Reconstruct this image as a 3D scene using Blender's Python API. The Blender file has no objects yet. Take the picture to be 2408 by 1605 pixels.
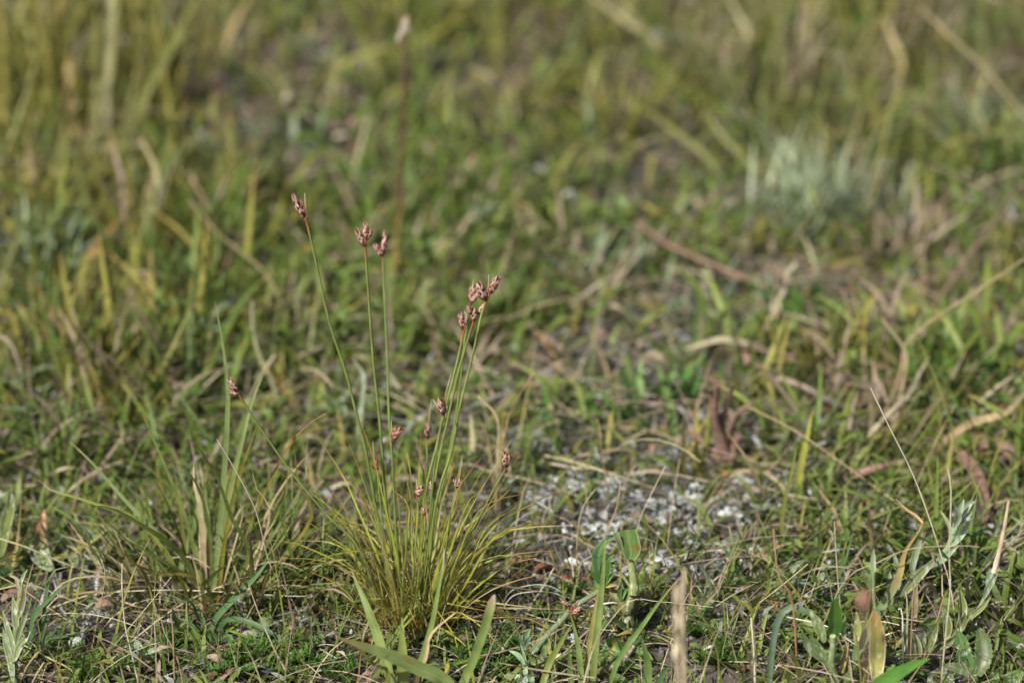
import bpy, math, random
import numpy as np
from mathutils import Vector

random.seed(11)
rng = np.random.default_rng(7)
scene = bpy.context.scene
col = scene.collection

# ------------------------------------------------------------------ camera
PITCH = math.radians(24.0)
CAM_H = 0.386
LENS, SENSOR = 100.0, 36.0
FOCUS = 0.752
cam_d = bpy.data.cameras.new('camera')
cam = bpy.data.objects.new('camera', cam_d)
col.objects.link(cam)
cam.location = (0, 0, CAM_H)
cam.rotation_euler = (math.pi / 2 - PITCH, 0, 0)
cam_d.lens, cam_d.sensor_width = LENS, SENSOR
cam_d.clip_start, cam_d.clip_end = 0.01, 500
cam_d.dof.use_dof = True
cam_d.dof.focus_distance = FOCUS
cam_d.dof.aperture_fstop = 9.0
scene.camera = cam

# ------------------------------------------------------------------ sky, sun, exposure
SUN_DIR = Vector((-0.44, -0.52, 0.74)).normalized()      # towards the sun
world = bpy.data.worlds.new('World')
scene.world = world
world.use_nodes = True
wn = world.node_tree
bg = wn.nodes['Background']
sky = wn.nodes.new('ShaderNodeTexSky')
sky.sky_type = 'NISHITA'
sky.sun_disc = False
sky.dust_density = 4.0
sky.sun_elevation = math.asin(SUN_DIR.z)
sky.sun_rotation = math.atan2(SUN_DIR.x, SUN_DIR.y)
wn.links.new(sky.outputs[0], bg.inputs[0])
bg.inputs[1].default_value = 0.065
sun_d = bpy.data.lights.new('sun', 'SUN')
sun_d.energy = 4.4
sun_d.angle = math.radians(1.2)
sun_d.color = (1.0, 0.955, 0.86)
sun = bpy.data.objects.new('sun', sun_d)
col.objects.link(sun)
sun.location = SUN_DIR * 5
sun.rotation_euler = (-SUN_DIR).to_track_quat('-Z', 'Y').to_euler()
scene.view_settings.view_transform = 'Standard'
scene.view_settings.look = 'None'
scene.view_settings.gamma = 1
scene.view_settings.exposure = 0.74
scene.cycles.use_denoising = True
scene.cycles.max_bounces = 8
scene.cycles.diffuse_bounces = 4
scene.cycles.transmission_bounces = 4

# ------------------------------------------------------------------ pixel <-> place helpers
IW, IH = 2408.0, 1605.0
KP = SENSOR / LENS / IW
FW = np.array([0, math.cos(PITCH), -math.sin(PITCH)])
UP = np.array([0, math.sin(PITCH), math.cos(PITCH)])
RT = np.array([1.0, 0, 0])
CP = np.array([0, 0, CAM_H])

def ray(u, v):
    return FW + RT * ((u - IW / 2) * KP) - UP * ((v - IH / 2) * KP)

def terrain(x, y):
    x = np.asarray(x, float); y = np.asarray(y, float)
    near = np.exp(-((x / 3.0) ** 2 + ((y - 1) / 3.0) ** 2))
    z = 0.0022 * np.sin(x * 31 + 1.3) * np.sin(y * 27 + .4) + 0.0016 * np.sin(x * 67 + y * 41 + 2) \
        + 0.0010 * np.sin(x * 139 - y * 97) + 0.0035 * np.sin(x * 9 + .5) * np.sin(y * 11)
    hills = 0.05 * np.sin(x * .7 + 1) * np.sin(y * .55)
    return z * near + hills * (1 - near)

def on_plane(u, v, y):                  # the point seen at pixel (u, v) on the upright plane at distance y
    d = ray(u, v)
    return CP + d * (y / d[1])

def on_ground(u, v, h=0.0):             # the ground point (or h above it) seen at pixel (u, v)
    d = ray(u, v)
    z = h
    for _ in range(6):
        p = CP + d * ((z - CAM_H) / d[2])
        z = float(terrain(p[0], p[1])) + h
    return CP + d * ((z - CAM_H) / d[2])

def project(p):                         # arrays of points -> pixel
    q = np.asarray(p) - CP
    dz = q @ FW
    return IW / 2 + (q @ RT) / dz / KP, IH / 2 - (q @ UP) / dz / KP

def px2m(px, p):
    return px * KP * float((np.asarray(p) - CP) @ FW)

# crop coordinates used while measuring the photograph
def crop(x0, y0, f):
    return lambda *pts: [(x0 + p[0] * f, y0 + p[1] * f) for p in pts]
c1 = crop(600, 400, .29979); c2 = crop(450, 850, .38265); c3 = crop(600, 1150, .29018)
c4 = crop(0, 950, .41766); c5 = crop(1150, 1100, .32206); c6 = crop(1700, 1000, .38583)
c7 = crop(1900, 1200, .25826); c8 = crop(0, 1300, .19455); c9 = crop(1150, 1350, .17)
c10 = crop(1300, 600, .4709); c11 = crop(0, 300, .4464); c12 = crop(0, 0, .34)
c13 = crop(700, 0, .4464); c14 = crop(1400, 0, .4464); c15 = crop(1200, 650, .3188)

# ------------------------------------------------------------------ materials
def nodes_of(name):
    m = bpy.data.materials.new(name)
    m.use_nodes = True
    nt = m.node_tree
    nt.nodes.clear()
    return m, nt, nt.nodes.new, nt.links.new

def plant_material(name, rough, translucent, noise_scale, noise_amt, bump, spec=.35, streak=0.0, speckle=None):
    m, nt, N, Lk = nodes_of(name)
    out = N('ShaderNodeOutputMaterial')
    at = N('ShaderNodeAttribute'); at.attribute_name = 'col'
    tc = N('ShaderNodeTexCoord')
    oi = N('ShaderNodeObjectInfo')
    no = N('ShaderNodeTexNoise'); no.inputs['Scale'].default_value = noise_scale; no.inputs['Detail'].default_value = 5
    Lk(tc.outputs['Object'], no.inputs['Vector'])
    mr = N('ShaderNodeMapRange'); mr.inputs[1].default_value = .3; mr.inputs[2].default_value = .7
    mr.inputs[3].default_value = 1 - noise_amt; mr.inputs[4].default_value = 1 + noise_amt
    Lk(no.outputs['Fac'], mr.inputs[0])
    ra = N('ShaderNodeMapRange'); ra.inputs[3].default_value = .88; ra.inputs[4].default_value = 1.14
    Lk(oi.outputs['Random'], ra.inputs[0])
    mu = N('ShaderNodeMath'); mu.operation = 'MULTIPLY'
    Lk(mr.outputs[0], mu.inputs[0]); Lk(ra.outputs[0], mu.inputs[1])
    fac = mu.outputs[0]
    if streak:
        uv = N('ShaderNodeUVMap'); uv.uv_map = 'uv'
        mp = N('ShaderNodeMapping'); mp.inputs['Scale'].default_value = (16, 1.2, 1)
        Lk(uv.outputs[0], mp.inputs[0])
        n2 = N('ShaderNodeTexNoise'); n2.inputs['Scale'].default_value = 1.0; n2.inputs['Detail'].default_value = 3
        Lk(mp.outputs[0], n2.inputs['Vector'])
        m2 = N('ShaderNodeMapRange'); m2.inputs[1].default_value = .3; m2.inputs[2].default_value = .7
        m2.inputs[3].default_value = 1 - streak; m2.inputs[4].default_value = 1 + streak
        Lk(n2.outputs['Fac'], m2.inputs[0])
        mm = N('ShaderNodeMath'); mm.operation = 'MULTIPLY'
        Lk(fac, mm.inputs[0]); Lk(m2.outputs[0], mm.inputs[1])
        fac = mm.outputs[0]
    vm = N('ShaderNodeVectorMath'); vm.operation = 'SCALE'
    Lk(at.outputs['Color'], vm.inputs[0]); Lk(fac, vm.inputs['Scale'])
    colour = vm.outputs[0]
    if speckle:                                         # pale silky hairs
        vo = N('ShaderNodeTexNoise'); vo.inputs['Scale'].default_value = 900; vo.inputs['Detail'].default_value = 6
        mp = N('ShaderNodeMapping'); mp.inputs['Scale'].default_value = (1, 1, .35)
        Lk(tc.outputs['Object'], mp.inputs[0]); Lk(mp.outputs[0], vo.inputs['Vector'])
        rr = N('ShaderNodeMapRange'); rr.inputs[1].default_value = .55; rr.inputs[2].default_value = .72; rr.inputs[4].default_value = speckle[3]
        Lk(vo.outputs['Fac'], rr.inputs[0])
        mx = N('ShaderNodeMix'); mx.data_type = 'RGBA'
        Lk(rr.outputs[0], mx.inputs[0]); Lk(colour, mx.inputs[6]); mx.inputs[7].default_value = (*speckle[:3], 1)
        colour = mx.outputs[2]
    pb = N('ShaderNodeBsdfPrincipled')
    pb.inputs['Roughness'].default_value = rough
    pb.inputs['Specular IOR Level'].default_value = spec
    Lk(colour, pb.inputs['Base Color'])
    if bump:
        bp = N('ShaderNodeBump'); bp.inputs['Strength'].default_value = bump; bp.inputs['Distance'].default_value = .0004
        Lk(no.outputs['Fac'], bp.inputs['Height']); Lk(bp.outputs[0], pb.inputs['Normal'])
    if translucent:
        tr = N('ShaderNodeBsdfTranslucent'); Lk(colour, tr.inputs['Color'])
        mx = N('ShaderNodeMixShader'); mx.inputs[0].default_value = translucent
        Lk(pb.outputs[0], mx.inputs[1]); Lk(tr.outputs[0], mx.inputs[2])
        Lk(mx.outputs[0], out.inputs[0])
    else:
        Lk(pb.outputs[0], out.inputs[0])
    return m

M_LEAF = plant_material('leaf', .46, .34, 220, .24, .3, .24, streak=.2)
M_SEDGE = plant_material('sedge_leaf', .45, .42, 300, .2, .2, .35, streak=.12)
M_HAIRY = plant_material('hairy_leaf', .7, .22, 260, .2, .3, .25, streak=.08, speckle=(.62, .66, .55, .75))
M_SILVER = plant_material('silver_leaf', .8, .2, 300, .15, .3, .2, speckle=(.6, .64, .58, .45))
M_DRY = plant_material('dry_straw', .62, .12, 300, .25, .3, .3, streak=.2)
M_SCALE = plant_material('spikelet_scale', .6, .12, 900, .25, .2, .3)
M_WOOD = plant_material('dead_wood', .85, 0, 500, .35, .8, .2)
M_LICHEN = plant_material('lichen', .9, .12, 600, .25, .7, .1)
M_STONE = plant_material('stone', .85, 0, 350, .3, .8, .25)

def soil_material():
    m, nt, N, Lk = nodes_of('soil')
    out = N('ShaderNodeOutputMaterial'); pb = N('ShaderNodeBsdfPrincipled')
    tc = N('ShaderNodeTexCoord')
    a = N('ShaderNodeTexNoise'); a.inputs['Scale'].default_value = 22; a.inputs['Detail'].default_value = 8
    b = N('ShaderNodeTexNoise'); b.inputs['Scale'].default_value = 420; b.inputs['Detail'].default_value = 6
    for n in (a, b): Lk(tc.outputs['Object'], n.inputs['Vector'])
    r = N('ShaderNodeValToRGB')
    e = r.color_ramp.elements
    e[0].position, e[0].color = .35, (.022, .019, .015, 1)
    e[1].position, e[1].color = .62, (.085, .075, .062, 1)
    e2 = e.new(.8); e2.color = (.19, .182, .165, 1)
    mx = N('ShaderNodeMath'); mx.operation = 'MULTIPLY_ADD'; mx.inputs[1].default_value = .55
    hf = N('ShaderNodeMath'); hf.operation = 'MULTIPLY'; hf.inputs[1].default_value = .45
    Lk(b.outputs['Fac'], mx.inputs[0]); Lk(a.outputs['Fac'], hf.inputs[0]); Lk(hf.outputs[0], mx.inputs[2])
    Lk(mx.outputs[0], r.inputs[0]); Lk(r.outputs[0], pb.inputs['Base Color'])
    pb.inputs['Roughness'].default_value = .95
    bp = N('ShaderNodeBump'); bp.inputs['Strength'].default_value = .9; bp.inputs['Distance'].default_value = .002
    Lk(b.outputs['Fac'], bp.inputs['Height']); Lk(bp.outputs[0], pb.inputs['Normal'])
    Lk(pb.outputs[0], out.inputs[0])
    return m
M_SOIL = soil_material()

# ------------------------------------------------------------------ mesh building
class MB:
    """collects verts, quads/tris, point colours and uvs of ONE mesh object"""
    def __init__(s): s.v, s.f, s.c, s.uv, s.n = [], [], [], [], 0
    def add(s, v, f, c, uv=None):
        v = np.asarray(v, float).reshape(-1, 3)
        s.v.append(v)
        s.f.append((np.asarray(f, int) + s.n))
        s.c.append(np.broadcast_to(np.asarray(c, float), (len(v), 3)))
        s.uv.append(np.zeros((len(v), 2)) if uv is None else np.asarray(uv, float))
        s.n += len(v)
    def mesh(s, name, mat, origin=(0, 0, 0), smooth=True):
        me = bpy.data.meshes.new(name)
        v = np.concatenate(s.v) - np.asarray(origin)
        c = np.concatenate(s.c); uv = np.concatenate(s.uv)
        tot = sum(f.size for f in s.f); nf = sum(len(f) for f in s.f)
        loops = np.concatenate([f.ravel() for f in s.f]).astype(np.int32)
        sizes = np.concatenate([np.full(len(f), f.shape[1]) for f in s.f]).astype(np.int32)
        starts = np.concatenate([[0], np.cumsum(sizes)[:-1]]).astype(np.int32)
        me.vertices.add(len(v)); me.vertices.foreach_set('co', v.astype(np.float32).ravel())
        me.loops.add(tot); me.loops.foreach_set('vertex_index', loops)
        me.polygons.add(nf); me.polygons.foreach_set('loop_start', starts)
        me.polygons.foreach_set('use_smooth', np.full(nf, smooth, dtype=bool))
        me.update(calc_edges=True)
        a = me.color_attributes.new('col', 'FLOAT_COLOR', 'POINT')
        a.data.foreach_set('color', np.column_stack([np.clip(c, 0, 1), np.ones(len(c))]).astype(np.float32).ravel())
        u = me.uv_layers.new(name='uv')
        u.data.foreach_set('uv', uv[loops].astype(np.float32).ravel())
        me.validate()
        me.materials.append(mat)
        return me
    def build(s, name, mat, parent=None, smooth=True):
        origin = np.array(parent['_o']) if parent is not None and '_o' in parent else np.zeros(3)
        o = bpy.data.objects.new(name, s.mesh(name, mat, origin, smooth))
        col.objects.link(o)
        if parent is not None:
            o.parent = parent
        return o

def tag(o, label=None, cat=None, group=None, kind=None):
    if label: o['label'] = label
    if cat: o['category'] = cat
    if group: o['group'] = group
    if kind: o['kind'] = kind
    return o

def thing(name, label, cat, loc, group=None):
    o = bpy.data.objects.new(name, None)
    o.empty_display_size = .01
    col.objects.link(o)
    o.location = loc
    o['_o'] = [float(q) for q in loc]
    return tag(o, label, cat, group, 'thing')

def copy_thing(root, loc, rz, sc, label=None, group=None):
    r = root.copy(); col.objects.link(r)
    r.location = loc; r.rotation_euler = (0, 0, rz); r.scale = (sc,) * 3
    if label: r['label'] = label
    if group: r['group'] = group
    for ch in root.children:
        c = ch.copy(); col.objects.link(c); c.parent = r
        for g in ch.children:
            d = g.copy(); col.objects.link(d); d.parent = c
    return r

def spline(pts, n):
    P = np.asarray(pts, float)
    if len(P) == 2:
        P = np.array([P[0], (P[0] + P[1]) / 2, P[1]])
    Q = np.vstack([2 * P[0] - P[1], P, 2 * P[-1] - P[-2]])
    seg = np.linalg.norm(np.diff(P, axis=0), axis=1)
    cum = np.concatenate([[0], np.cumsum(seg)]) / max(seg.sum(), 1e-9)
    out = []
    for t in np.linspace(0, 1, n):
        i = min(max(int(np.searchsorted(cum, t, side='right')) - 1, 0), len(P) - 2)
        w = (t - cum[i]) / max(cum[i + 1] - cum[i], 1e-9)
        a, b, c_, d = Q[i], Q[i + 1], Q[i + 2], Q[i + 3]
        out.append(.5 * (2 * b + (c_ - a) * w + (2 * a - 5 * b + 4 * c_ - d) * w * w + (3 * b - a - 3 * c_ + d) * w ** 3))
    return np.array(out)

def unit(a):
    return a / np.maximum(np.linalg.norm(a, axis=-1, keepdims=True), 1e-12)

def stops(t, cs):
    """colour along 0..1 from stops [(t, rgb), ...]"""
    ts = [c[0] for c in cs]
    return np.column_stack([np.interp(t, ts, [c[1][k] for c in cs]) for k in range(3)])

PROF = {
    'grass': lambda t: np.clip(np.minimum(1, .75 + t * 1.2) * np.clip((1 - t) / .45, 0, 1) ** .7, .04, 1),
    'thread': lambda t: np.clip((1 - t) / .6, .12, 1) ** .6,
    'lance': lambda t: np.clip(np.sin(np.pi * np.clip(t * .97 + .03, 0, 1) ** .85) ** .8, .04, 1),
    'ovate': lambda t: np.clip(np.sin(np.pi * np.clip(t, 0, 1) ** .75) ** .7, .03, 1),
    'spoon': lambda t: np.clip(.25 + .75 * np.sin(np.pi * np.clip(t, 0, 1) ** 1.5), .05, 1) * np.clip((1 - t) * 9, .05, 1) ** .5,
    'cut': lambda t: np.clip(.5 + t * .9, 0, 1),
    'blunt': lambda t: np.clip((1 - t) * 14, .25, 1) * np.clip(.7 + t, 0, 1),
}

def add_leaf(mb, pts, w, cols, prof='grass', n=10, nu=3, fold=.25, face=(0, -1, .5), twist=0.0, cfn=None, wavy=0.0, thick=0.0):
    """a blade along 3-D points pts, root to tip; w full width in metres"""
    C = spline(pts, n)
    T = unit(np.gradient(C, axis=0))
    F = np.asarray(face, float)
    S = np.cross(T, F)
    bad = np.linalg.norm(S, axis=1) < .05
    S[bad] = np.array([1, 0, 0])
    S = unit(S)
    Nn = unit(np.cross(S, T))
    t = np.linspace(0, 1, n)
    if twist:
        a = (twist * t)[:, None]
        S, Nn = S * np.cos(a) + Nn * np.sin(a), Nn * np.cos(a) - S * np.sin(a)
    W = w * (PROF[prof](t) if isinstance(prof, str) else prof(t))
    s = np.linspace(-1, 1, nu)
    V = C[:, None, :] + S[:, None, :] * (s[None, :, None] * W[:, None, None] / 2)
    dep = fold * (np.abs(s)[None, :] - .3) * W[:, None] / 2
    if wavy:
        dep = dep + wavy * w * np.sin(t * 17 + 1)[:, None] * (s ** 2)[None, :] * np.sign(s)[None, :]
    V = V + Nn[:, None, :] * dep[:, :, None]
    tt, ss = np.meshgrid(t, s, indexing='ij')
    c = cfn(tt.ravel(), ss.ravel()) if cfn else stops(tt.ravel(), cols)
    i, j = np.meshgrid(np.arange(n - 1), np.arange(nu - 1), indexing='ij')
    b = (i * nu + j).ravel()
    f = np.column_stack([b, b + 1, b + nu + 1, b + nu])
    mb.add(V.reshape(-1, 3), f, c, np.column_stack([(ss.ravel() + 1) / 2, tt.ravel()]))

def add_tube(mb, pts, r0, r1, cols, n=14, k=6, bumpy=0.0, cap=True):
    C = spline(pts, n)
    T = unit(np.gradient(C, axis=0))
    ref = np.array([.3, -1, .2])
    S = unit(np.cross(T, ref)); B = np.cross(T, S)
    t = np.linspace(0, 1, n)
    R = r0 + (r1 - r0) * t
    if bumpy:
        R = R * (1 + bumpy * (rng.random(n) - .5) * 2)
    a = np.arange(k) * 2 * math.pi / k
    V = C[:, None, :] + R[:, None, None] * (S[:, None, :] * np.cos(a)[None, :, None] + B[:, None, :] * np.sin(a)[None, :, None])
    i, j = np.meshgrid(np.arange(n - 1), np.arange(k), indexing='ij')
    j2 = (j + 1) % k
    f = np.column_stack([(i * k + j).ravel(), (i * k + j2).ravel(), ((i + 1) * k + j2).ravel(), ((i + 1) * k + j).ravel()])
    tt = np.repeat(t, k)
    mb.add(V.reshape(-1, 3), f, stops(tt, cols), np.column_stack([np.tile(a / 6.2832, n), tt]))
    if cap:
        for r, o in ((0, 1), (n - 1, -1)):
            idx = np.arange(k)[::-o] if o == 1 else np.arange(k)
            mb.add(V[r], [list(idx)], stops(np.full(k, t[r]), cols))

def add_blob(mb, c, rad, color, squash=(1, 1, .6), seed=0, rings=5, seg=8, rough=.18):
    g = np.random.default_rng(seed)
    th = np.linspace(0, math.pi, rings + 2)[1:-1]
    ph = np.arange(seg) * 2 * math.pi / seg
    V = [[0, 0, 1]] + [[math.sin(a) * math.cos(b), math.sin(a) * math.sin(b), math.cos(a)] for a in th for b in ph] + [[0, 0, -1]]
    V = np.array(V) * (1 + rough * (g.random((len(V), 1)) - .5) * 2)
    V = V * np.array(squash) * rad + np.asarray(c)
    f = []
    tri = [(0, 1 + j, 1 + (j + 1) % seg) for j in range(seg)]
    last = len(V) - 1
    b0 = 1 + (rings - 1) * seg
    tri += [(last, b0 + (j + 1) % seg, b0 + j) for j in range(seg)]
    q = [(1 + i * seg + j, 1 + (i + 1) * seg + j, 1 + (i + 1) * seg + (j + 1) % seg, 1 + i * seg + (j + 1) % seg)
         for i in range(rings - 1) for j in range(seg)]
    cc = np.asarray(color) * (1 + .25 * (g.random((len(V), 1)) - .5))
    n0 = mb.n
    mb.add(V, tri, cc)
    mb.f.append(np.asarray(q, int) + n0)

def batch(mb, base, az, e0, e1, L, W, c0, c1, segs=3, prof=None, roll=0.0, side=None):
    """many small ribbons at once (ground cover)"""
    n = len(base)
    if n == 0: return
    P = [base]
    for k in range(segs):
        e = e0 + (e1 - e0) * (k / max(segs - 1, 1))
        P.append(P[-1] + (L / segs)[:, None] * np.column_stack([np.cos(e) * np.cos(az), np.cos(e) * np.sin(az), np.sin(e)]))
    if prof is None: prof = np.linspace(1, .12, segs + 1)
    S = np.column_stack([-np.sin(az) * np.cos(roll), np.cos(az) * np.cos(roll), np.sin(roll) * np.ones(n)])
    V = np.stack([np.stack([P[k] - S * (W * prof[k] / 2)[:, None], P[k] + S * (W * prof[k] / 2)[:, None]], 1) for k in range(segs + 1)], 1)
    t = np.linspace(0, 1, segs + 1)[None, :, None, None]
    C = c0[:, None, None, :] * (1 - t) + c1[:, None, None, :] * t
    C = np.broadcast_to(C, (n, segs + 1, 2, 3))
    m = 2 * (segs + 1)
    f0 = np.array([[2 * k, 2 * k + 1, 2 * k + 3, 2 * k + 2] for k in range(segs)])
    f = (f0[None] + (np.arange(n) * m)[:, None, None]).reshape(-1, 4)
    uv = np.broadcast_to(np.stack([np.broadcast_to(np.array([0., 1.]), (segs + 1, 2)), np.broadcast_to(np.linspace(0, 1, segs + 1)[:, None], (segs + 1, 2))], -1), (n, segs + 1, 2, 2))
    mb.add(V.reshape(-1, 3), f, C.reshape(-1, 3), uv.reshape(-1, 2))

# ------------------------------------------------------------------ palettes (linear albedo)
A = np.array
PAL = {
    'green': A([[.084, .135, .022], [.118, .172, .030], [.070, .124, .026], [.160, .200, .044], [.102, .152, .034]]),
    'mist': A([[.27, .33, .20], [.22, .28, .16], [.32, .37, .25]]),
    'bright': A([[.085, .175, .035], [.060, .150, .035], [.120, .200, .055]]),
    'olive': A([[.165, .172, .038], [.215, .205, .045], [.130, .150, .036], [.255, .225, .060]]),
    'dry': A([[.27, .225, .145], [.34, .295, .205], [.21, .165, .115], [.25, .195, .14], [.18, .14, .105]]),
    'brown': A([[.12, .075, .052], [.15, .095, .07], [.095, .065, .048], [.18, .11, .085]]),
    'grey': A([[.21, .205, .195], [.27, .275, .265], [.155, .15, .14], [.33, .34, .33]]),
    'pale': A([[.34, .355, .345], [.29, .295, .28], [.39, .41, .405], [.24, .24, .22]]),
    'silver': A([[.15, .20, .12], [.19, .24, .155], [.13, .18, .10]]),
}
def pick(p, n):
    return PAL[p][rng.integers(0, len(PAL[p]), n)] * rng.uniform(.82, 1.18, (n, 1))
def pick1(p):
    return pick(p, 1)[0]

# ================================================================== THE SETTING
def axis(lo, hi, step, far):
    a = np.arange(lo, hi + 1e-9, step)
    g = step * 1.35 ** np.arange(1, 60); g = np.cumsum(g); g = g[g < far]
    return np.concatenate([lo - g[::-1], a, hi + g])
gx = axis(-.55, .55, .005, 80); gy = axis(.55, 1.6, .005, 90)
X, Y = np.meshgrid(gx, gy, indexing='ij')
Z = terrain(X, Y)
near = (np.abs(X) < .56) & (Y > .54) & (Y < 1.61)
Z = Z + near * rng.normal(0, .0006, Z.shape)
mb = MB()
nxg, nyg = X.shape
i, j = np.meshgrid(np.arange(nxg - 1), np.arange(nyg - 1), indexing='ij')
b = (i * nyg + j).ravel()
mb.add(np.stack([X, Y, Z], -1).reshape(-1, 3), np.column_stack([b, b + nyg, b + nyg + 1, b + 1]), (.1, .08, .06))
tag(mb.build('ground', M_SOIL), 'bare dark soil of the meadow under the plants', 'ground', kind='structure')

# ---- ground cover nobody could count
def scatter(n, far=False):
    """ground points: dense where the meadow is looked at closely, thinner outwards"""
    y = rng.uniform(.54, 1.42, n * 2)
    x = rng.uniform(-1, 1, n * 2) * (.16 + .16 * y) * 1.25
    keep = rng.random(n * 2) < (.85 / y) ** 1.2 * (x * 0 + 1)
    x, y = x[keep][:n], y[keep][:n]
    m = n // 5                                        # a thinner surround beyond the view
    xo = rng.uniform(-.9, .9, m); yo = rng.uniform(.35, 2.2, m)
    x = np.concatenate([x, xo]); y = np.concatenate([y, yo])
    return np.column_stack([x, y, terrain(x, y)])

def gauss(u, v, cu, cv, su, sv):
    return np.exp(-((u - cu) / su) ** 2 - ((v - cv) / sv) ** 2)

def patchy(x, y, s, k):
    return .5 + .5 * np.sin(x * s + 3 * np.sin(y * s * .7 + k)) * np.sin(y * s * 1.1 + 2.5 * np.sin(x * s * .8 + 2 * k))

def clumps(x, y, s, k):
    return np.clip((patchy(x, y, s, k) - .34) * 2.6, .04, 1)

def bare(p):
    u, v = project(p)
    q = gauss(u, v, 1530, 1180, 350, 180) + .9 * gauss(u, v, 1480, 840, 330, 170) + .95 * gauss(u, v, 1960, 710, 330, 90) + .75 * gauss(u, v, 230, 1480, 240, 90) \
        + gauss(u, v, 640, 240, 170, 150) + .55 * gauss(u, v, 330, 960, 260, 50) + .9 * gauss(u, v, 1090, 230, 130, 70) + .8 * gauss(u, v, 1330, 160, 190, 110) + .8 * gauss(u, v, 1480, 430, 150, 80) + .5 * gauss(u, v, 2150, 250, 120, 70)
    return np.clip(q, 0, 1)

def mix_weights(p):
    u, v = project(p)
    q = {
        'green': .75 + .9 * gauss(u, v, 960, 520, 420, 260) + .5 * gauss(u, v, 1500, 900, 220, 120) + .3 * gauss(u, v, 300, 1000, 300, 200) + .3 * gauss(u, v, 2000, 1250, 200, 150),
        'olive': .16 + .9 * gauss(u, v, 180, 550, 360, 450) + .6 * gauss(u, v, 1900, 250, 560, 320) + .3 * (v < 150),
        'dry': .22 + .35 * gauss(u, v, 2000, 150, 560, 260) + .45 * gauss(u, v, 1550, 950, 500, 330) + .5 * gauss(u, v, 2000, 720, 350, 160) + .35 * (v > 1330),
        'brown': .16 + .9 * gauss(u, v, 1960, 710, 330, 90) + .8 * gauss(u, v, 1330, 160, 190, 110) + .6 * gauss(u, v, 1480, 430, 150, 80) + .9 * gauss(u, v, 640, 260, 160, 150) + .35 * gauss(u, v, 1720, 1000, 120, 120) + .3 * gauss(u, v, 1080, 250, 130, 80),
        'grey': .05 + .30 * gauss(u, v, 1500, 1150, 420, 260) + .2 * gauss(u, v, 1550, 780, 250, 150) + .12 * (v > 1200),
        'silver': .04 + .3 * gauss(u, v, 1450, 600, 200, 130) + .35 * gauss(u, v, 1900, 480, 200, 130) + .1 * gauss(u, v, 120, 550, 100, 100),
    }
    x, y = p[:, 0], p[:, 1]
    q['green'] = q['green'] * (.35 + 1.3 * patchy(x, y, 60, 1))
    q['dry'] = q['dry'] * (.4 + 1.2 * patchy(x, y, 45, 2))
    q['brown'] = q['brown'] * (.3 + 1.4 * patchy(x, y, 70, 3))
    q['grey'] = q['grey'] * (.2 + 1.6 * patchy(x, y, 55, 4))
    k = list(q); w = np.column_stack([q[a] for a in k]); w /= w.sum(1, keepdims=True)
    return k, w

def choose(p, only):
    k, w = mix_weights(p)
    w = w * A([only.get(a, 0) for a in k])
    w = w / np.maximum(w.sum(1, keepdims=True), 1e-9)
    r = rng.random(len(p))[:, None]
    idx = (np.cumsum(w, 1) < r).sum(1).clip(0, len(k) - 1)
    c = np.zeros((len(p), 3))
    for n_, a in enumerate(k):
        s = idx == n_
        c[s] = pick(a, int(s.sum()))
    return c

def fg(p):
    return np.clip((p[:, 1] - .70) / .16, 0, 1)      # 0 on the bare litter in front, 1 in the meadow behind

# short leafy turf
p = scatter(46000)
n = len(p)
u_, v_ = project(p)
dens = .15 + .85 * clumps(p[:, 0], p[:, 1], 52, 5)
dens = np.maximum(dens, .6 * gauss(u_, v_, 960, 520, 450, 280))
dens = np.clip(dens * (1.0 + .25 * fg(p)), 0, 1)
dens = dens * (1 - .88 * bare(p))
k = rng.random(n) < dens
p = p[k]; n = len(p); sz = .50 + .50 * fg(p)
c = choose(p, {'green': 1, 'olive': .8, 'silver': .6})
mb = MB()
batch(mb, p + [0, 0, .0005], rng.uniform(0, 6.283, n), rng.uniform(.2, 1.3, n), rng.uniform(-.5, .7, n),
      (rng.gamma(4, .0026, n) + .004) * sz, rng.uniform(.0010, .0030, n) * sz, c * .9, c * rng.uniform(.9, 1.35, (n, 1)), 3,
      A([.45, 1, .85, .12]), rng.uniform(-.5, .5, n))
tag(mb.build('leafy_turf', M_LEAF), 'low mat of small green leaves covering the soil', 'turf', kind='stuff')

# fine grass blades
p = scatter(24000); p = p[rng.random(len(p)) < (.12 + .88 * clumps(p[:, 0], p[:, 1], 38, 9)) * (1 - .88 * bare(p))]; n = len(p)
c = choose(p, {'green': 1, 'olive': 1, 'dry': .38})
u_, v_ = project(p)
sz = .5 + .5 * fg(p)
tall = .72 + .8 * gauss(u_, v_, 150, 400, 420, 420) + .7 * gauss(u_, v_, 2000, 150, 600, 260)
mb = MB()
tipc = c * .75 + A([.30, .20, .08]) * .25
batch(mb, p, rng.uniform(0, 6.283, n), rng.uniform(.6, 1.5, n), rng.uniform(-.3, 1.2, n),
      (rng.gamma(4, .0052, n) + .008) * tall, rng.uniform(.0007, .0019, n) * sz, c, tipc, 5, None, rng.uniform(-.4, .4, n))
tag(mb.build('fine_grass', M_LEAF), 'thin short grass blades growing through the turf', 'grass', kind='stuff')

# dead straw and stalk bits
p = scatter(7500); n = len(p)
c = choose(p, {'dry': 1, 'brown': .6, 'grey': .45})
mb = MB()
batch(mb, p + np.column_stack([np.zeros((n, 2)), rng.gamma(2, .0016, n)]), rng.uniform(0, 6.283, n), rng.normal(.12, .22, n), rng.normal(-.05, .25, n),
      rng.gamma(3, .0062, n) + .004, rng.uniform(.0003, .0012, n) * (.4 + .6 * fg(p)), c, c * .9, 4, A([.8, 1, 1, .9, .5]), rng.uniform(-.8, .8, n))
tag(mb.build('straw_litter', M_DRY), 'tangle of dead straw bits lying on the soil', 'litter', kind='stuff')

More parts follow.
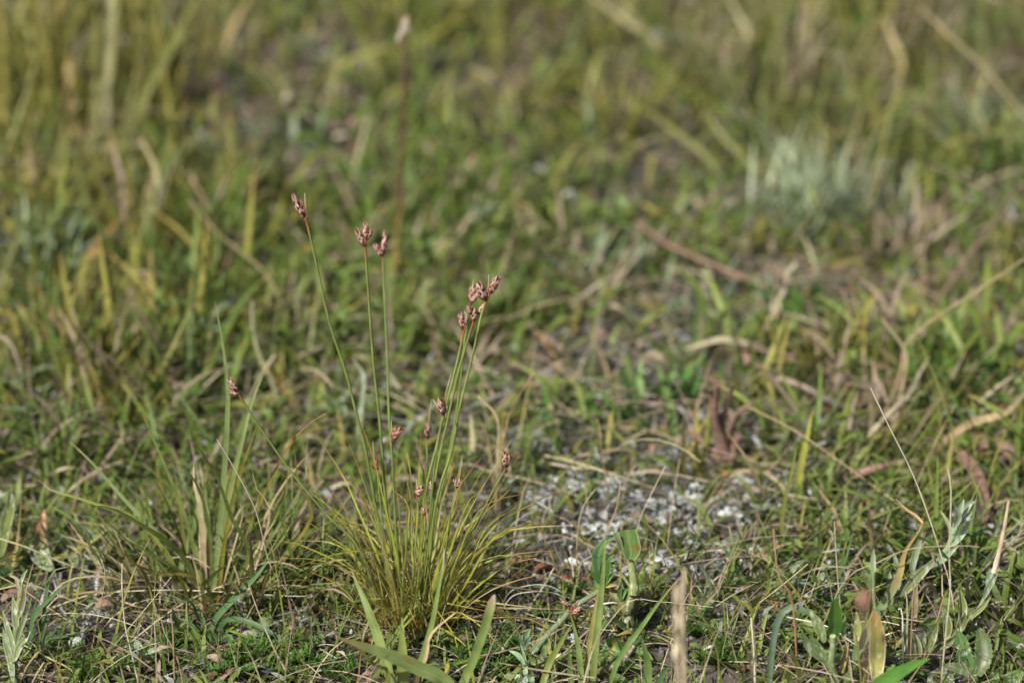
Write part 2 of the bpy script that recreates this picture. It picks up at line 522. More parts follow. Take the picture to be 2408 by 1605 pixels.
# withered leaf flakes
p = scatter(7000); n = len(p)
c = choose(p, {'dry': .5, 'brown': 1.2, 'grey': 1.1})
mb = MB()
batch(mb, p + np.column_stack([np.zeros((n, 2)), rng.gamma(2, .0009, n)]), rng.uniform(0, 6.283, n), rng.normal(.3, .35, n), rng.normal(-.3, .4, n),
      (rng.gamma(4, .0013, n) + .002) * (.6 + .4 * fg(p)), rng.uniform(.0014, .0040, n) * (.6 + .4 * fg(p)), c, c * 1.05, 3, A([.3, 1, .9, .15]), rng.uniform(-.7, .7, n))
tag(mb.build('withered_flakes', M_DRY), 'small withered brown and grey leaf flakes on the soil', 'litter', kind='stuff')

# low mossy mat close by
p = scatter(70000); p = p[p[:, 1] < 1.02]
m_ = clumps(p[:, 0], p[:, 1], 44, 21)
p = p[rng.random(len(p)) < (.30 + .70 * m_) * (1 - .35 * bare(p))]; n = len(p)
c = choose(p, {'green': 1.0, 'olive': .35, 'silver': 2.2, 'grey': .9, 'brown': .35})
mb = MB()
batch(mb, p + np.column_stack([np.zeros((n, 2)), rng.gamma(2, .0005, n)]), rng.uniform(0, 6.283, n), rng.uniform(.1, 1.3, n), rng.uniform(-.4, .6, n),
      rng.gamma(4, .0006, n) + .0014, rng.uniform(.0005, .0014, n), c * .9, c * 1.2, 2, A([.5, 1, .12]), rng.uniform(-.6, .6, n))
tag(mb.build('mossy_mat', M_LEAF), 'low mossy mat of tiny green and silvery leaflets on the soil', 'moss', kind='stuff')

# pale lichen crumbs in drifts
p = scatter(34000); u_, v_ = project(p)
w_ = gauss(u_, v_, 1550, 1180, 420, 260) + .8 * gauss(u_, v_, 1500, 820, 300, 160) + .7 * gauss(u_, v_, 250, 1480, 330, 130) + .5 * gauss(u_, v_, 320, 960, 300, 80) + .4 * gauss(u_, v_, 2320, 1320, 130, 160) + .5 * gauss(u_, v_, 740, 280, 160, 120) + .35 * gauss(u_, v_, 650, 1080, 160, 80) + .12
w_ = w_ + .7 * bare(p) * (v_ > 600) * (1 - gauss(u_, v_, 1960, 710, 330, 90))
p = p[rng.random(len(p)) < w_ * (clumps(p[:, 0], p[:, 1], 80, 12) ** 2) * .9]; n = len(p)
c = pick('pale', n)
mb = MB()
batch(mb, p + np.column_stack([np.zeros((n, 2)), rng.gamma(2, .0009, n)]), rng.uniform(0, 6.283, n), rng.normal(.5, .5, n), rng.normal(-.5, .6, n),
      rng.gamma(4, .0009, n) + .0014, rng.uniform(.0004, .0013, n), c * .62, c * .72, 4, A([.4, 1, .7, 1, .3]), rng.uniform(-.9, .9, n))
tag(mb.build('lichen_crumbs', M_LICHEN), 'pale grey crumbs of lichen strewn in drifts over the soil', 'lichen', kind='stuff')

# fine dead threads in front
p = scatter(8000); p = p[(p[:, 1] < .95)]; n = len(p)
c = pick('dry', n) * rng.uniform(.8, 1.5, (n, 1))
mb = MB()
batch(mb, p + np.column_stack([np.zeros((n, 2)), rng.gamma(2, .0016, n)]), rng.uniform(0, 6.283, n), rng.normal(.25, .35, n), rng.normal(-.2, .4, n),
      rng.gamma(3, .0050, n) + .004, rng.uniform(.00016, .00036, n), c, c, 6, np.ones(7), rng.uniform(-.8, .8, n))
tag(mb.build('dead_threads', M_DRY), 'fine pale dead threads matted over the litter in front', 'litter', kind='stuff')

# soil crumbs
p = scatter(5200); n = len(p)
mb = MB()
for q in range(n):
    r = .0006 + .0012 * rng.random() ** 2
    add_blob(mb, p[q] + [0, 0, r * .2], r, pick1('grey') * .6 if rng.random() < .5 else pick1('brown'), (1, .8, .6), q, 2, 5, .3)
tag(mb.build('soil_crumbs', M_STONE, smooth=False), 'loose crumbs of soil and grit on the ground', 'grit', kind='stuff')
#PLANTS
# ================================================================== PLANT HELPERS
def path(px, y0, dy=0.0, root=True, lift=.0008, bow=0.0):
    """pixels root->tip to points: the root stands at distance y0, the tip dy further back"""
    out = []
    n = len(px)
    for k, (u, v) in enumerate(px):
        t = k / (n - 1)
        p = on_plane(u, v, y0 + dy * t + bow * math.sin(math.pi * t))
        if p[2] < float(terrain(p[0], p[1])) + lift:
            p = on_ground(u, v, lift)
        out.append(p)
    if root:
        out[0] = np.array([out[0][0], out[0][1], float(terrain(out[0][0], out[0][1])) - .0008])
    return out

def gpath(px):
    """pixels with a height above the ground in mm: (u, v, h)"""
    return [on_ground(u, v, h * .001) for u, v, h in px]

def seg3(px, hs):
    hs = hs if len(hs) == len(px) else list(np.interp(np.linspace(0, 1, len(px)), np.linspace(0, 1, len(hs)), hs))
    return [(u, v, h) for (u, v), h in zip(px, hs)]

ORANGE, STRAW, RUST, PALE = A([.36, .17, .05]), A([.42, .33, .18]), A([.26, .10, .05]), A([.55, .50, .38])
def grad(c, tip=None, root=None, at=.82):
    c = A(c, float)
    tip = c * 1.1 if tip is None else A(tip, float)
    root = c * .95 if root is None else A(root, float)
    return [(0, root), (.25, c), (at, c * 1.04), (min(at + .1, .97), (c + tip) / 2), (1, tip)]

def wild(b, az, L, e0, e1, n=5, wob=.06):
    P = [A(b, float)]
    for k in range(n):
        e = e0 + (e1 - e0) * k / (n - 1)
        a = az + rng.normal(0, wob)
        P.append(P[-1] + L / n * A([math.cos(e) * math.cos(a), math.cos(e) * math.sin(a), math.sin(e)]))
    return P

def wild_blade(name, parent, b, az, L, e0, e1, w, cols, mat=None, prof='grass', n=8, fold=.3, twist=0.0):
    m = MB()
    pts = wild(b, az, L, e0, e1)
    for q in pts[1:]:
        q[2] = max(q[2], float(terrain(q[0], q[1])) + .0008) if '_free' not in parent else q[2]
    add_leaf(m, pts, w, cols, prof, n, 3, fold, (-math.cos(az), -math.sin(az), .8), twist)
    return m.build(name, mat or M_LEAF, parent)

def edge_c(c, e=(.5, .52, .42), tipc=None, tstart=.6, blot=None):
    c = A(c); e = A(e)
    def f(t, s):
        k = np.clip((np.abs(s) - .82) / .12, 0, 1)[:, None]
        out = c * (1 - k) + e * k
        mid = np.clip(1 - np.abs(s) / .1, 0, 1)[:, None]
        out = out * (1 - .35 * mid) + A([.3, .32, .18]) * .35 * mid
        if tipc is not None:
            q = np.clip((t - tstart) / (.97 - tstart), 0, 1)[:, None]
            out = out * (1 - q) + A(tipc) * q
        if blot:
            bt, bs, rt, rs, bc = blot
            q = np.exp(-((t - bt) / rt) ** 2 - ((s - bs) / rs) ** 2)[:, None]
            out = out * (1 - q) + A(bc) * q
        return out
    return f

# ================================================================== THE SEDGE TUFT (in focus)
BASE = on_ground(972, 1482)
Y0 = BASE[1]
sedge = thing('hair_sedge', 'fine yellow-green sedge tuft with thread leaves and upright stalks bearing red-brown spikelets', 'sedge', BASE)
SG = A([.33, .335, .062])

def spikelet(parent, b, t, width, dark=(.210, .056, .040), pale=(.56, .39, .31), seed=0, loose=.0):
    """an egg-shaped spikelet of overlapping keeled scales; b base, t tip"""
    g = np.random.default_rng(seed)
    b, t = A(b), A(t)
    ax = t - b; L = np.linalg.norm(ax); ax = ax / L
    s1 = unit(np.cross(ax, [.2, -1, .1])); s2 = np.cross(ax, s1)
    m = MB()
    add_leaf(m, [b, b + ax * L * .5, t], width * .6, [(0, A(dark)), (1, A(dark))], 'lance', 8, 3, 0, (0, -1, 0))
    add_leaf(m, [b, b + ax * L * .5, t], width * .6, [(0, A(dark)), (1, A(dark))], 'lance', 8, 3, 0, (1, 0, 0))
    ns = 14
    for q in range(ns):
        h = .0 + .60 * q / (ns - 1)
        a = q * 2.39996 + g.normal(0, .2)
        rad = s1 * math.cos(a) + s2 * math.sin(a)
        tan = np.cross(ax, rad)
        R = width / 2 * (.42 + .58 * math.sin(math.pi * min(.16 + h * .85, 1))) * (1 - .4 * h)
        sl = L * (.48 - .08 * h) * g.uniform(.88, 1.15)
        sw = width * (.66 - .24 * h)
        out = g.uniform(.0, .4) + loose + (g.random() < .25) * .7
        p0 = b + ax * (h * L) + rad * R * .5
        p1 = b + ax * (h * L + sl * .42) + rad * R * .98
        p2 = b + ax * (h * L + sl) + rad * R * (.55 + .75 * out) * (1 - h * .6)
        kw = .16
        V = [p0, p1 + tan * sw / 2 - rad * R * .30, p1 + tan * sw * kw, p1 + rad * sw * .10, p1 - tan * sw * kw, p1 - tan * sw / 2 - rad * R * .30, p2]
        k = g.uniform(.75, 1.3)
        D, Pp = A(dark) * k * .62, A(pale) * g.uniform(.7, 1.1)
        m.add(V, [(0, 1, 2), (0, 2, 3), (0, 3, 4), (0, 4, 5), (1, 6, 2), (2, 6, 3), (3, 6, 4), (4, 6, 5)],
              [D * .8, Pp, D, D * 1.3, D, Pp, Pp * 1.1])
    return m.build('spikelet', M_SCALE, parent, smooth=False)

CG = A([.175, .225, .060])
def culm(stem, y, dy, heads, bracts=(), r=.00046, c=CG, parent=sedge, top=A([.28, .10, .04]), hdark=(.210, .056, .040), hpale=(.56, .39, .31), wide=.30):
    """stem: pixels root->top; heads: [(base px, tip px, relative width)]"""
    pts = path(stem, y, dy)
    m = MB()
    add_tube(m, pts, r * 1.0, r * .70, [(0, A([.22, .16, .06])), (.06, c * .95), (.5, c * 1.05), (.955, c), (.985, top), (1, top)], 22, 6)
    o = m.build('culm', M_LEAF, parent)
    o['_o'] = parent['_o']
    yt = y + dy
    for q, h in enumerate(heads):
        dd = rng.uniform(-.0008, .0008)
        b = on_plane(*h[0], yt + dd * .3); t = on_plane(*h[1], yt + dd)
        L = np.linalg.norm(t - b)
        # a short reddish ray from the stalk top to the spikelet
        if np.linalg.norm(b - pts[-1]) > .0006:
            m = MB(); add_tube(m, [pts[-1], (pts[-1] + b) / 2, b], r * .7, r * .6, [(0, top), (1, A([.30, .14, .08]))], 4, 5)
            m.build('ray', M_LEAF, o)
        spikelet(o, b, t, L * 1.12 * (h[2] if len(h) > 2 else wide), hdark, hpale, seed=int(h[0][0] * 7 + h[1][1]))
    for bb in bracts:
        m = MB(); add_leaf(m, [on_plane(*q, yt + .0006 * n_) for n_, q in enumerate(bb)], .00045, [(0, A([.33, .16, .07])), (.5, A([.30, .22, .08])), (1, PALE * .8)], 'thread', 6, 3)
        m.build('bract', M_LEAF, o)
    return o

def H(cf, *prs):
    return [(cf(p[0])[0], cf(p[1])[0]) + tuple(p[2:]) for p in prs]

culm(c3((1120, 1120)) + [(905, 1310), (882, 1183), (861, 1064), (836, 965), (812, 870), (775, 760), (744, 620)] + c1((402, 395)), Y0, .022,
     H(c1, ((385, 375), (290, 183), .25), ((392, 372), (358, 228), .22), ((380, 380), (350, 318), .3)), [c1((396, 372), (391, 260), (389, 178))])
culm(c3((1190, 1130)) + [(925, 1330), (905, 1156), (894, 1003), (878, 850), (867, 700)] + c1((864, 625)), Y0 + .004, .024,
     H(c1, ((862, 610), (790, 458), .30), ((870, 548), (866, 406), .34), ((872, 548), (917, 470), .36)))
culm(c3((1230, 1110)) + [(943, 1340), (930, 1233), (926, 1118), (915, 984), (911, 850), (905, 720)] + c1((1000, 690)), Y0 + .008, .052,
     H(c1, ((996, 680), (932, 568), .36), ((998, 678), (1024, 472), .24)), c=CG * A([.95, 1.02, 1.2]))
culm(c3((1300, 1150)) + [(985, 1330), (1001, 1156), (1024, 1060), (1041, 984), (1071, 868)] + c1((1634, 1282)), Y0 - .004, .012,
     H(c1, ((1634, 1262), (1605, 1103), .32), ((1650, 1215), (1664, 1140), .36)), [c1((1640, 1250), (1660, 1160), (1640, 1105))])
culm(c3((1340, 1150)) + [(1005, 1330), (1020, 1156), (1032, 1080), (1051, 995), (1080, 868)] + c1((1712, 1192)), Y0 + .002, .014,
     H(c1, ((1716, 1188), (1708, 1072), .5), ((1692, 1140), (1666, 1044), .38)))
culm(c3((1370, 1140)) + [(1010, 1320), (1024, 1194), (1039, 1129), (1062, 1060), (1081, 957), (1108, 850)] + c1((1782, 1100), (1806, 1035)), Y0, .018,
     H(c1, ((1806, 1030), (1746, 872), .42), ((1836, 975), (1910, 830), .36), ((1745, 1130), (1800, 1045), .36)), [c1((1820, 1000), (1829, 900), (1830, 812))])
culm(c3((1390, 1120)) + [(1014, 1320), (1028, 1200), (1050, 1100), (1075, 960)] + c1((1660, 1200), (1684, 1060)), Y0 + .010, .044,
     H(c1, ((1684, 1052), (1722, 890), .36), ((1690, 1040), (1752, 960), .4)), [c1((1685, 1030), (1700, 930), (1712, 853))])
culm(c3((1060, 1110)) + [(850, 1300)] + c2((850, 960), (680, 760), (550, 590), (400, 370), (300, 217)), Y0 - .003, .006,
     H(c2, ((282, 188), (224, 94), .36), ((293, 207), (226, 177), .38)), r=.00037)
culm(c3((1230, 1150)) + [(935, 1300)] + c2((1250, 900), (1240, 700), (1230, 486)), Y0 - .006, .006,
     H(c2, ((1232, 488), (1298, 398), .36), ((1230, 484), (1262, 398), .36)), [c2((1230, 480), (1228, 420), (1230, 360))], r=.00034, hpale=(.36, .20, .16))
culm(c3((1290, 1110)) + [(990, 1320)] + c2((1440, 900), (1450, 650), (1445, 478)), Y0 + .012, .030,
     H(c2, ((1445, 478), (1456, 376), .40)), [c2((1450, 440), (1462, 330), (1476, 232))], r=.00034)
culm(c3((1310, 1130)) + [(1000, 1310)] + c2((1480, 800), (1500, 600), (1528, 430), (1546, 345)), Y0 - .002, .006,
     H(c2, ((1544, 335), (1524, 216), .36), ((1552, 320), (1574, 258), .36)), [c2((1520, 290), (1500, 255), (1483, 232)), c2((1552, 330), (1562, 200), (1597, 72))], r=.00034)
culm(c3((1400, 1130)) + [(1060, 1330)] + c2((1740, 1010), (1850, 800), (1932, 655)), Y0 - .006, .008,
     H(c2, ((1932, 652), (1924, 548), .40), ((1934, 652), (1958, 566), .36)), [c2((1925, 600), (1910, 565), (1892, 545))], r=.00036, hdark=(.19, .05, .03))
culm(c3((1330, 1140)) + [(1040, 1330)] + c2((1600, 900), (1635, 778)), Y0 - .004, .004,
     H(c2, ((1635, 776), (1616, 716), .5), ((1636, 776), (1656, 718), .5)), [c2((1640, 740), (1650, 680), (1665, 595))], r=.00032, hdark=(.10, .035, .02))
culm(c3((1240, 1150)) + [(975, 1310)] + c2((1395, 950), (1386, 832)), Y0 - .010, .004,
     H(c2, ((1386, 832), (1424, 758), .42), ((1385, 826), (1398, 764), .4)), [c2((1385, 800), (1384, 760), (1383, 725))], r=.00032, hdark=(.20, .05, .03))
culm(c3((1260, 1150)) + [(990, 1300)] + c2((1437, 1000), (1435, 945)), Y0 - .012, .002, H(c2, ((1436, 944), (1420, 886), .40)), r=.0003, hdark=(.20, .05, .025))
culm(c3((1290, 1130)) + [(1000, 1300)] + c2((1480, 900), (1478, 800)), Y0 + .002, .004, H(c2, ((1478, 800), (1475, 726), .38)), r=.0003, hdark=(.24, .13, .08), hpale=(.5, .40, .28))
culm(c3((1090, 1110)) + [(905, 1300)] + c2((1160, 850), (1141, 675)), Y0 + .006, .010, H(c2, ((1141, 672), (1129, 586), .34)), [c2((1138, 640), (1120, 560), (1116, 490))], r=.0003, hdark=(.26, .08, .03), hpale=(.4, .2, .1))

# long outer leaves, tip pixels as measured
def sedge_leaf(px, dy=0.0, w=.00062, c=None, tip=ORANGE, y=Y0):
    m = MB()
    c = SG * rng.uniform(.85, 1.15) if c is None else c
    add_leaf(m, path(px, y, dy), w, grad(c, tip, A([.25, .17, .06]), .72), 'thread', 14, 3, .5, (rng.normal(0, .3), -1, .4), rng.normal(0, .6))
    m.build('leaf', M_SEDGE, sedge)
for row in [
    [(935, 1465), (880, 1380), (830, 1300)] + c2((830, 1060), (735, 995), (575, 970)),
    [(930, 1465), (870, 1390)] + c2((1000, 1200), (850, 1110), (655, 1100)),
    [(940, 1465), (895, 1330)] + c2((1020, 900), (920, 680), (770, 460)),
    [(940, 1465), (880, 1330)] + c2((930, 990), (830, 880), (750, 780)),
    [(930, 1468), (860, 1380)] + c2((960, 1060), (840, 960), (690, 770)),
    [(1000, 1465), (1050, 1360)] + c2((1720, 1100), (1900, 900), (2072, 722)),
    [(1005, 1465), (1060, 1350)] + c2((1740, 950), (1900, 840), (2118, 804)),
    [(1010, 1470), (1075, 1370)] + c2((1850, 1020), (2080, 880), (2278, 778)),
    [(1010, 1470), (1090, 1370)] + c2((1800, 1040), (1980, 900), (2200, 740)),
    [(1015, 1470), (1090, 1380)] + c2((1860, 1080), (2060, 1020), (2348, 1005)),
    [(1015, 1472), (1100, 1390)] + c2((1820, 1250), (2030, 1130), (2210, 1085)),
    [(1015, 1475), (1100, 1400)] + c2((1820, 1330), (1960, 1240), (2120, 1205)),
    [(1010, 1475), (1090, 1420)] + c2((1780, 1420), (1900, 1370), (2040, 1290)),
    [(1000, 1465), (1040, 1350)] + c2((1680, 900), (1760, 800), (1850, 680)),
    [(995, 1465), (1030, 1330)] + c2((1620, 850), (1650, 760), (1780, 590)),
    [(950, 1465), (915, 1330)] + c2((1090, 900), (1040, 800), (985, 680)),
    [(955, 1465), (935, 1330)] + c2((1180, 850), (1120, 600), (1040, 370)),
    [(960, 1465), (948, 1330)] + c2((1340, 900), (1280, 830), (1210, 740)),
    [(985, 1465), (985, 1330)] + c2((1440, 750), (1410, 640), (1378, 540)),
    [(965, 1465), (950, 1330)] + c2((1270, 850), (1255, 720), (1265, 600)),
    [(925, 1475), (850, 1440)] + c2((960, 1420), (850, 1340), (730, 1290)),
    [(1000, 1465), (1030, 1340)] + c2((1560, 980), (1700, 850), (1890, 860)),
]:
    sedge_leaf(row, rng.uniform(-.02, .02), c=SG * rng.uniform(.9, 1.12), tip=random.choice([ORANGE, ORANGE, STRAW, RUST]))
# the mass of threads in all directions
for q in range(185):
    a = rng.uniform(0, 6.283); rr = .0080 * math.sqrt(rng.random())
    b = BASE + A([rr * math.cos(a) * 1.15, rr * math.sin(a), 0]); b[2] = float(terrain(b[0], b[1])) - .0006
    L = rng.choice([rng.uniform(.014, .030), rng.uniform(.026, .046), rng.uniform(.038, .062)], p=[.28, .44, .28])
    e0 = rng.uniform(.98, 1.52); e1 = e0 - rng.gamma(1.8, .40)
    az = a + rng.normal(0, .7)
    dead = rng.random() < .2
    c = (STRAW * rng.uniform(.5, 1)) if dead else SG * A([rng.uniform(.85, 1.2), rng.uniform(.88, 1.1), rng.uniform(.7, 1.4)])
    m = MB()
    pts = wild(b, az, L, e0, e1, 5, .16)
    if rng.random() < .2:                       # a kinked one
        kk = rng.integers(2, 4); bend = A([rng.normal(0, 1), rng.normal(0, 1), rng.normal(-.5, .6)]) * L * .16
        for k2 in range(kk, len(pts)): pts[k2] = pts[k2] + bend * (k2 - kk + .6)
    for p_ in pts[1:]:
        p_[2] = max(p_[2], float(terrain(p_[0], p_[1])) + .001)
    tip = [ORANGE, ORANGE, RUST, STRAW, c][rng.integers(0, 5)]
    add_leaf(m, pts, rng.uniform(.00042, .00070), grad(c, tip, A([.24, .15, .06]), rng.uniform(.6, .9)), 'thread', 9, 3, .5, (-math.cos(az), -math.sin(az), .6), rng.normal(0, .5))
    m.build('leaf', M_SEDGE, sedge)
# papery brown sheaths round the foot
for q in range(46):
    a = q * 2.4 + rng.normal(0, .2); b = BASE + A([.0092 * math.cos(a), .0085 * math.sin(a), -.0008])
    wild_blade('sheath', sedge, b, a, rng.uniform(.006, .016), 1.35, rng.uniform(.2, 1.2), .0011, [(0, A([.20, .11, .06])), (1, A([.34, .22, .12]))], M_DRY, 'grass', 6)

# ================================================================== LEFT FLAT-BLADED GRASS TUFT
def px_thing(name, label, cat, u, v, group=None):
    return thing(name, label, cat, on_ground(u, v), group)

def px_blade(parent, px, wpx, cols, dy=0.0, prof='grass', name='blade', mat=None, n=14, nu=3, fold=.3, face=(0, -1, .5), twist=0.0, y=None, root=True, cfn=None, bow=0.0, wavy=0.0):
    y = parent['_o'][1] if y is None else y
    pts = path(px, y, dy, root, .0008 if root else .0045, bow)
    if parent.get('slim'): wpx *= parent['slim']
    m = MB()
    add_leaf(m, pts, px2m(wpx, pts[0]), cols, prof, n, nu, fold, face, twist, cfn, wavy)
    return m.build(name, mat or M_LEAF, parent)

GR = A([.130, .165, .045]); GRB = A([.145, .190, .066])
tuftB = px_thing('grass_tuft', 'flat-bladed green grass tuft with orange tips beside the sedge, its tallest blade upright', 'grass', 492, 1420)
yb = tuftB['_o'][1]
tuftB['slim'] = .8
px_blade(tuftB, [(498, 1430), (512, 1290), (524, 1160), (534, 1000), (535, 908), (522, 800), (505, 705)], 17, grad(GRB, ORANGE, at=.95), .02)
px_blade(tuftB, [(505, 1430), (525, 1280), (543, 1146), (572, 1025), (592, 945), (625, 868)], 16, grad(GRB * A([1.1, 1.05, .9]), None), .03)
px_blade(tuftB, [(510, 1425)] + c4((1270, 740), (1340, 430), (1410, 220), (1465, 60)), 12, grad(GR * A([1.5, 1.15, .8]), RUST, at=.88), -.01)
px_blade(tuftB, [(520, 1430), (560, 1300)] + c2((430, 850), (550, 600), (680, 415), (827, 315)), 10, [(0, GR), (.5, A([.2, .19, .05])), (.75, ORANGE * .8), (1, A([.3, .18, .11]))], .0, 'thread')
px_blade(tuftB, [(485, 1425)] + c4((1085, 780), (1000, 520), (900, 280), (800, 50)), 13, grad(GR, ORANGE, at=.92), .012)
px_blade(tuftB, [(488, 1425)] + c4((1190, 850), (1150, 560), (1060, 380), (903, 288)), 9, grad(GR, ORANGE), -.012)
px_blade(tuftB, [(500, 1425)] + c4((1400, 860), (1310, 650), (1230, 430), (1150, 290), (1110, 232)), 12, grad(GR, A([.34, .16, .12]), at=.85), -.016)
px_blade(tuftB, [(480, 1420)] + c4((1060, 900), (950, 780), (800, 680), (640, 590), (518, 570)), 15, grad(GR * .95), -.02)
px_blade(tuftB, [(478, 1420)] + c4((1040, 880), (900, 740), (780, 620), (650, 480), (520, 330), (390, 208)), 13, grad(GRB, STRAW), .02)
px_blade(tuftB, [(470, 1420)] + c4((820, 690), (540, 560), (280, 480), (218, 425)), 12, grad(GR * A([1.2, 1.1, .8]), A([.36, .22, .17]), at=.88), .012)
px_blade(tuftB, [(495, 1428)] + c4((1100, 975), (900, 950), (760, 900), (680, 822)), 9, grad(A([.24, .2, .05]), STRAW, GR), -.025)
px_blade(tuftB, [(492, 1430)] + c4((1090, 1000), (950, 900), (780, 800), (660, 745)), 10, grad(GR, STRAW), -.015)
px_blade(tuftB, [(500, 1430)] + c4((1180, 900), (1150, 700), (1150, 350)), 7, grad(GR * .9, RUST), .01)
px_blade(tuftB, [(520, 1435)] + c4((1560, 800), (1640, 620), (1640, 300)), 8, grad(GR, STRAW), .012)
px_blade(tuftB, [(520, 1435)] + c2((660, 800), (700, 600), (718, 455)), 8, grad(GRB * .9), .016)
px_blade(tuftB, [(530, 1440)] + c2((720, 1000), (660, 760), (640, 600), (622, 500)), 10, grad(A([.2, .17, .045]), RUST), .0)
px_blade(tuftB, [(540, 1440)] + c2((450, 1100), (560, 850), (612, 590)), 8, grad(GR, STRAW), .006)
px_blade(tuftB, [(505, 1425)] + c2((300, 1000), (310, 900), (230, 750)), 6, grad(STRAW * .8, A([.4, .25, .15])), -.004, 'thread', mat=M_DRY)
px_blade(tuftB, [(560, 1440)] + c2((430, 1150), (480, 900), (400, 780), (372, 645)), 6, grad(A([.40, .28, .2]), PALE), -.004, 'thread', mat=M_DRY)
px_blade(tuftB, [(482, 1420)] + c4((1160, 800), (1130, 600)), 22, grad(A([.26, .22, .12]), STRAW), .006, 'lance', 'sheath', M_DRY)
px_blade(tuftB, [(485, 1420)] + c4((1130, 620), (1095, 460), (1090, 330)), 17, grad(A([.27, .23, .13]), STRAW), .008, 'lance', 'sheath', M_DRY)
for q in range(120):
    a = rng.uniform(0, 6.283); rr = .017 * math.sqrt(rng.random())
    b = A(tuftB['_o']) + A([rr * 1.5 * math.cos(a), rr * math.sin(a), 0]); b[2] = float(terrain(b[0], b[1])) - .0006
    dead = rng.random() < .2
    c = STRAW * rng.uniform(.5, .95) if dead else (GR if rng.random() < .6 else A([.15, .155, .045])) * rng.uniform(.75, 1.15)
    wild_blade('blade', tuftB, b, a + rng.normal(0, .6), rng.uniform(.014, .044), rng.uniform(.8, 1.45), rng.uniform(-.1, 1.2), rng.uniform(.0007, .0014),
               grad(c, [ORANGE, STRAW, c][rng.integers(0, 3)]), M_DRY if dead else M_LEAF, twist=rng.normal(0, .4))

o = px_thing('fallen_grass', 'yellow-tipped green grass blade lying across between the grass tuft and the sedge', 'grass', *c2((900, 1330))[0])
px_blade(o, c2((905, 1305), (760, 1300), (600, 1278), (430, 1245), (250, 1160), (118, 1078)), 13, grad(GR * .95, PALE, A([.25, .18, .08]), .7), -.012, root=True)

# ================================================================== FRONT BROAD BLADES (bottom centre)
FRB = A([.185, .250, .075])
fr = px_thing('broad_grass', 'broad smooth green grass shoot in front of the sedge, one leaf arching across the others', 'grass', 985, 1690)
px_blade(fr, [(945, 1690), (922, 1605)] + c3((1000, 1200), (900, 930), (830, 770), (784, 664)), 24, None, .02, n=24, nu=7, cfn=edge_c(FRB, FRB * 1.2, (.36, .3, .14), .88, (.45, .4, .08, .4, (.27, .30, .10))), fold=.35, face=(-.3, -1, .4))
px_blade(fr, [(1085, 1690), (1047, 1605)] + c3((1320, 1450), (1120, 1360), (930, 1290), (800, 1245), (660, 1198)), 36, None, -.012, n=26, nu=7, cfn=edge_c(FRB * 1.08, FRB * 1.25, (.34, .26, .10), .72, (.52, .45, .025, .3, (.22, .13, .05))), fold=.25, face=(0, -1, 1.3))
px_blade(fr, [(950, 1690), (948, 1605)] + c3((1195, 1400), (1192, 1200), (1190, 1030)), 26, grad(FRB * A([.95, .88, .8]), None), .006, n=16, nu=5, prof=lambda t: np.clip((1 - t) / .4, .05, 1) ** .8)
px_blade(fr, [(970, 1690), (978, 1600)] + c3((1330, 1420), (1430, 1100), (1490, 780), (1522, 620), (1532, 478)), 13, grad(FRB * .9, PALE, at=.85), .014, n=18)
px_blade(fr, [(975, 1690), (982, 1590)] + c3((1390, 1350), (1400, 1230), (1460, 1130), (1620, 1000)), 10, grad(A([.42, .32, .18]), STRAW), .004, 'thread', mat=M_DRY, name='dry_blade')
px_blade(fr, [(1060, 1690), (1092, 1600)] + c3((1760, 1400), (1850, 1150), (1915, 930), (1938, 852)), 21, [(0, FRB), (.85, FRB * 1.05), (.93, STRAW), (1, PALE)], .0, 'blunt', n=18, nu=5)
px_blade(fr, [(860, 1690)] + c3((1080, 1500), (960, 1420), (850, 1300), (740, 1210)), 10, grad(A([.2, .2, .05]), ORANGE), -.006)
shB = px_thing('grass_sprout', 'small dark green grass sprout with blunt blades at the left foot of the sedge', 'grass', *c3((830, 1110))[0])
for pr in [((840, 1110), (760, 980), (710, 800), (690, 680)), ((850, 1110), (790, 1000), (740, 850), (757, 680)), ((800, 1110), (700, 1000), (620, 850), (590, 760)), ((880, 1110), (905, 900), (910, 600)), ((860, 1110), (850, 1000), (830, 900)), ((780, 1110), (680, 1000), (560, 900))]:
    px_blade(shB, c3(*pr), 9, grad(A([.10, .125, .035]), A([.22, .2, .08])), rng.uniform(-.006, .006), 'blunt')

# ================================================================== BOTTOM-LEFT CREEPING BLADES
cr = px_thing('creeping_grass', 'bluish green grass runner with long curved blades low on the bare litter', 'grass', *c4((1160, 1350))[0])
BG = A([.085, .16, .062])
for pr, w, dy in [(((1160, 1350), (1060, 1430), (980, 1500), (900, 1600)), 16, -.02), (((1170, 1350), (1300, 1345), (1450, 1335), (1600, 1320), (1690, 1310)), 12, -.004),
                  (((1190, 1330), (1260, 1225), (1350, 1210), (1480, 1260), (1600, 1330), (1740, 1420)), 13, -.012), (((1170, 1340), (1200, 1230), (1320, 1090), (1440, 970), (1530, 850)), 15, .004),
                  (((1190, 1340), (1290, 1300), (1330, 1420), (1390, 1560)), 9, -.02), (((1150, 1340), (1080, 1240), (1000, 1200)), 8, .004), (((1150, 1330), (1130, 1180), (960, 1070)), 8, .01)]:
    px_blade(cr, c4(*pr), w, grad(BG * rng.uniform(.85, 1.1)), dy, face=(.2, -1, 1.0))

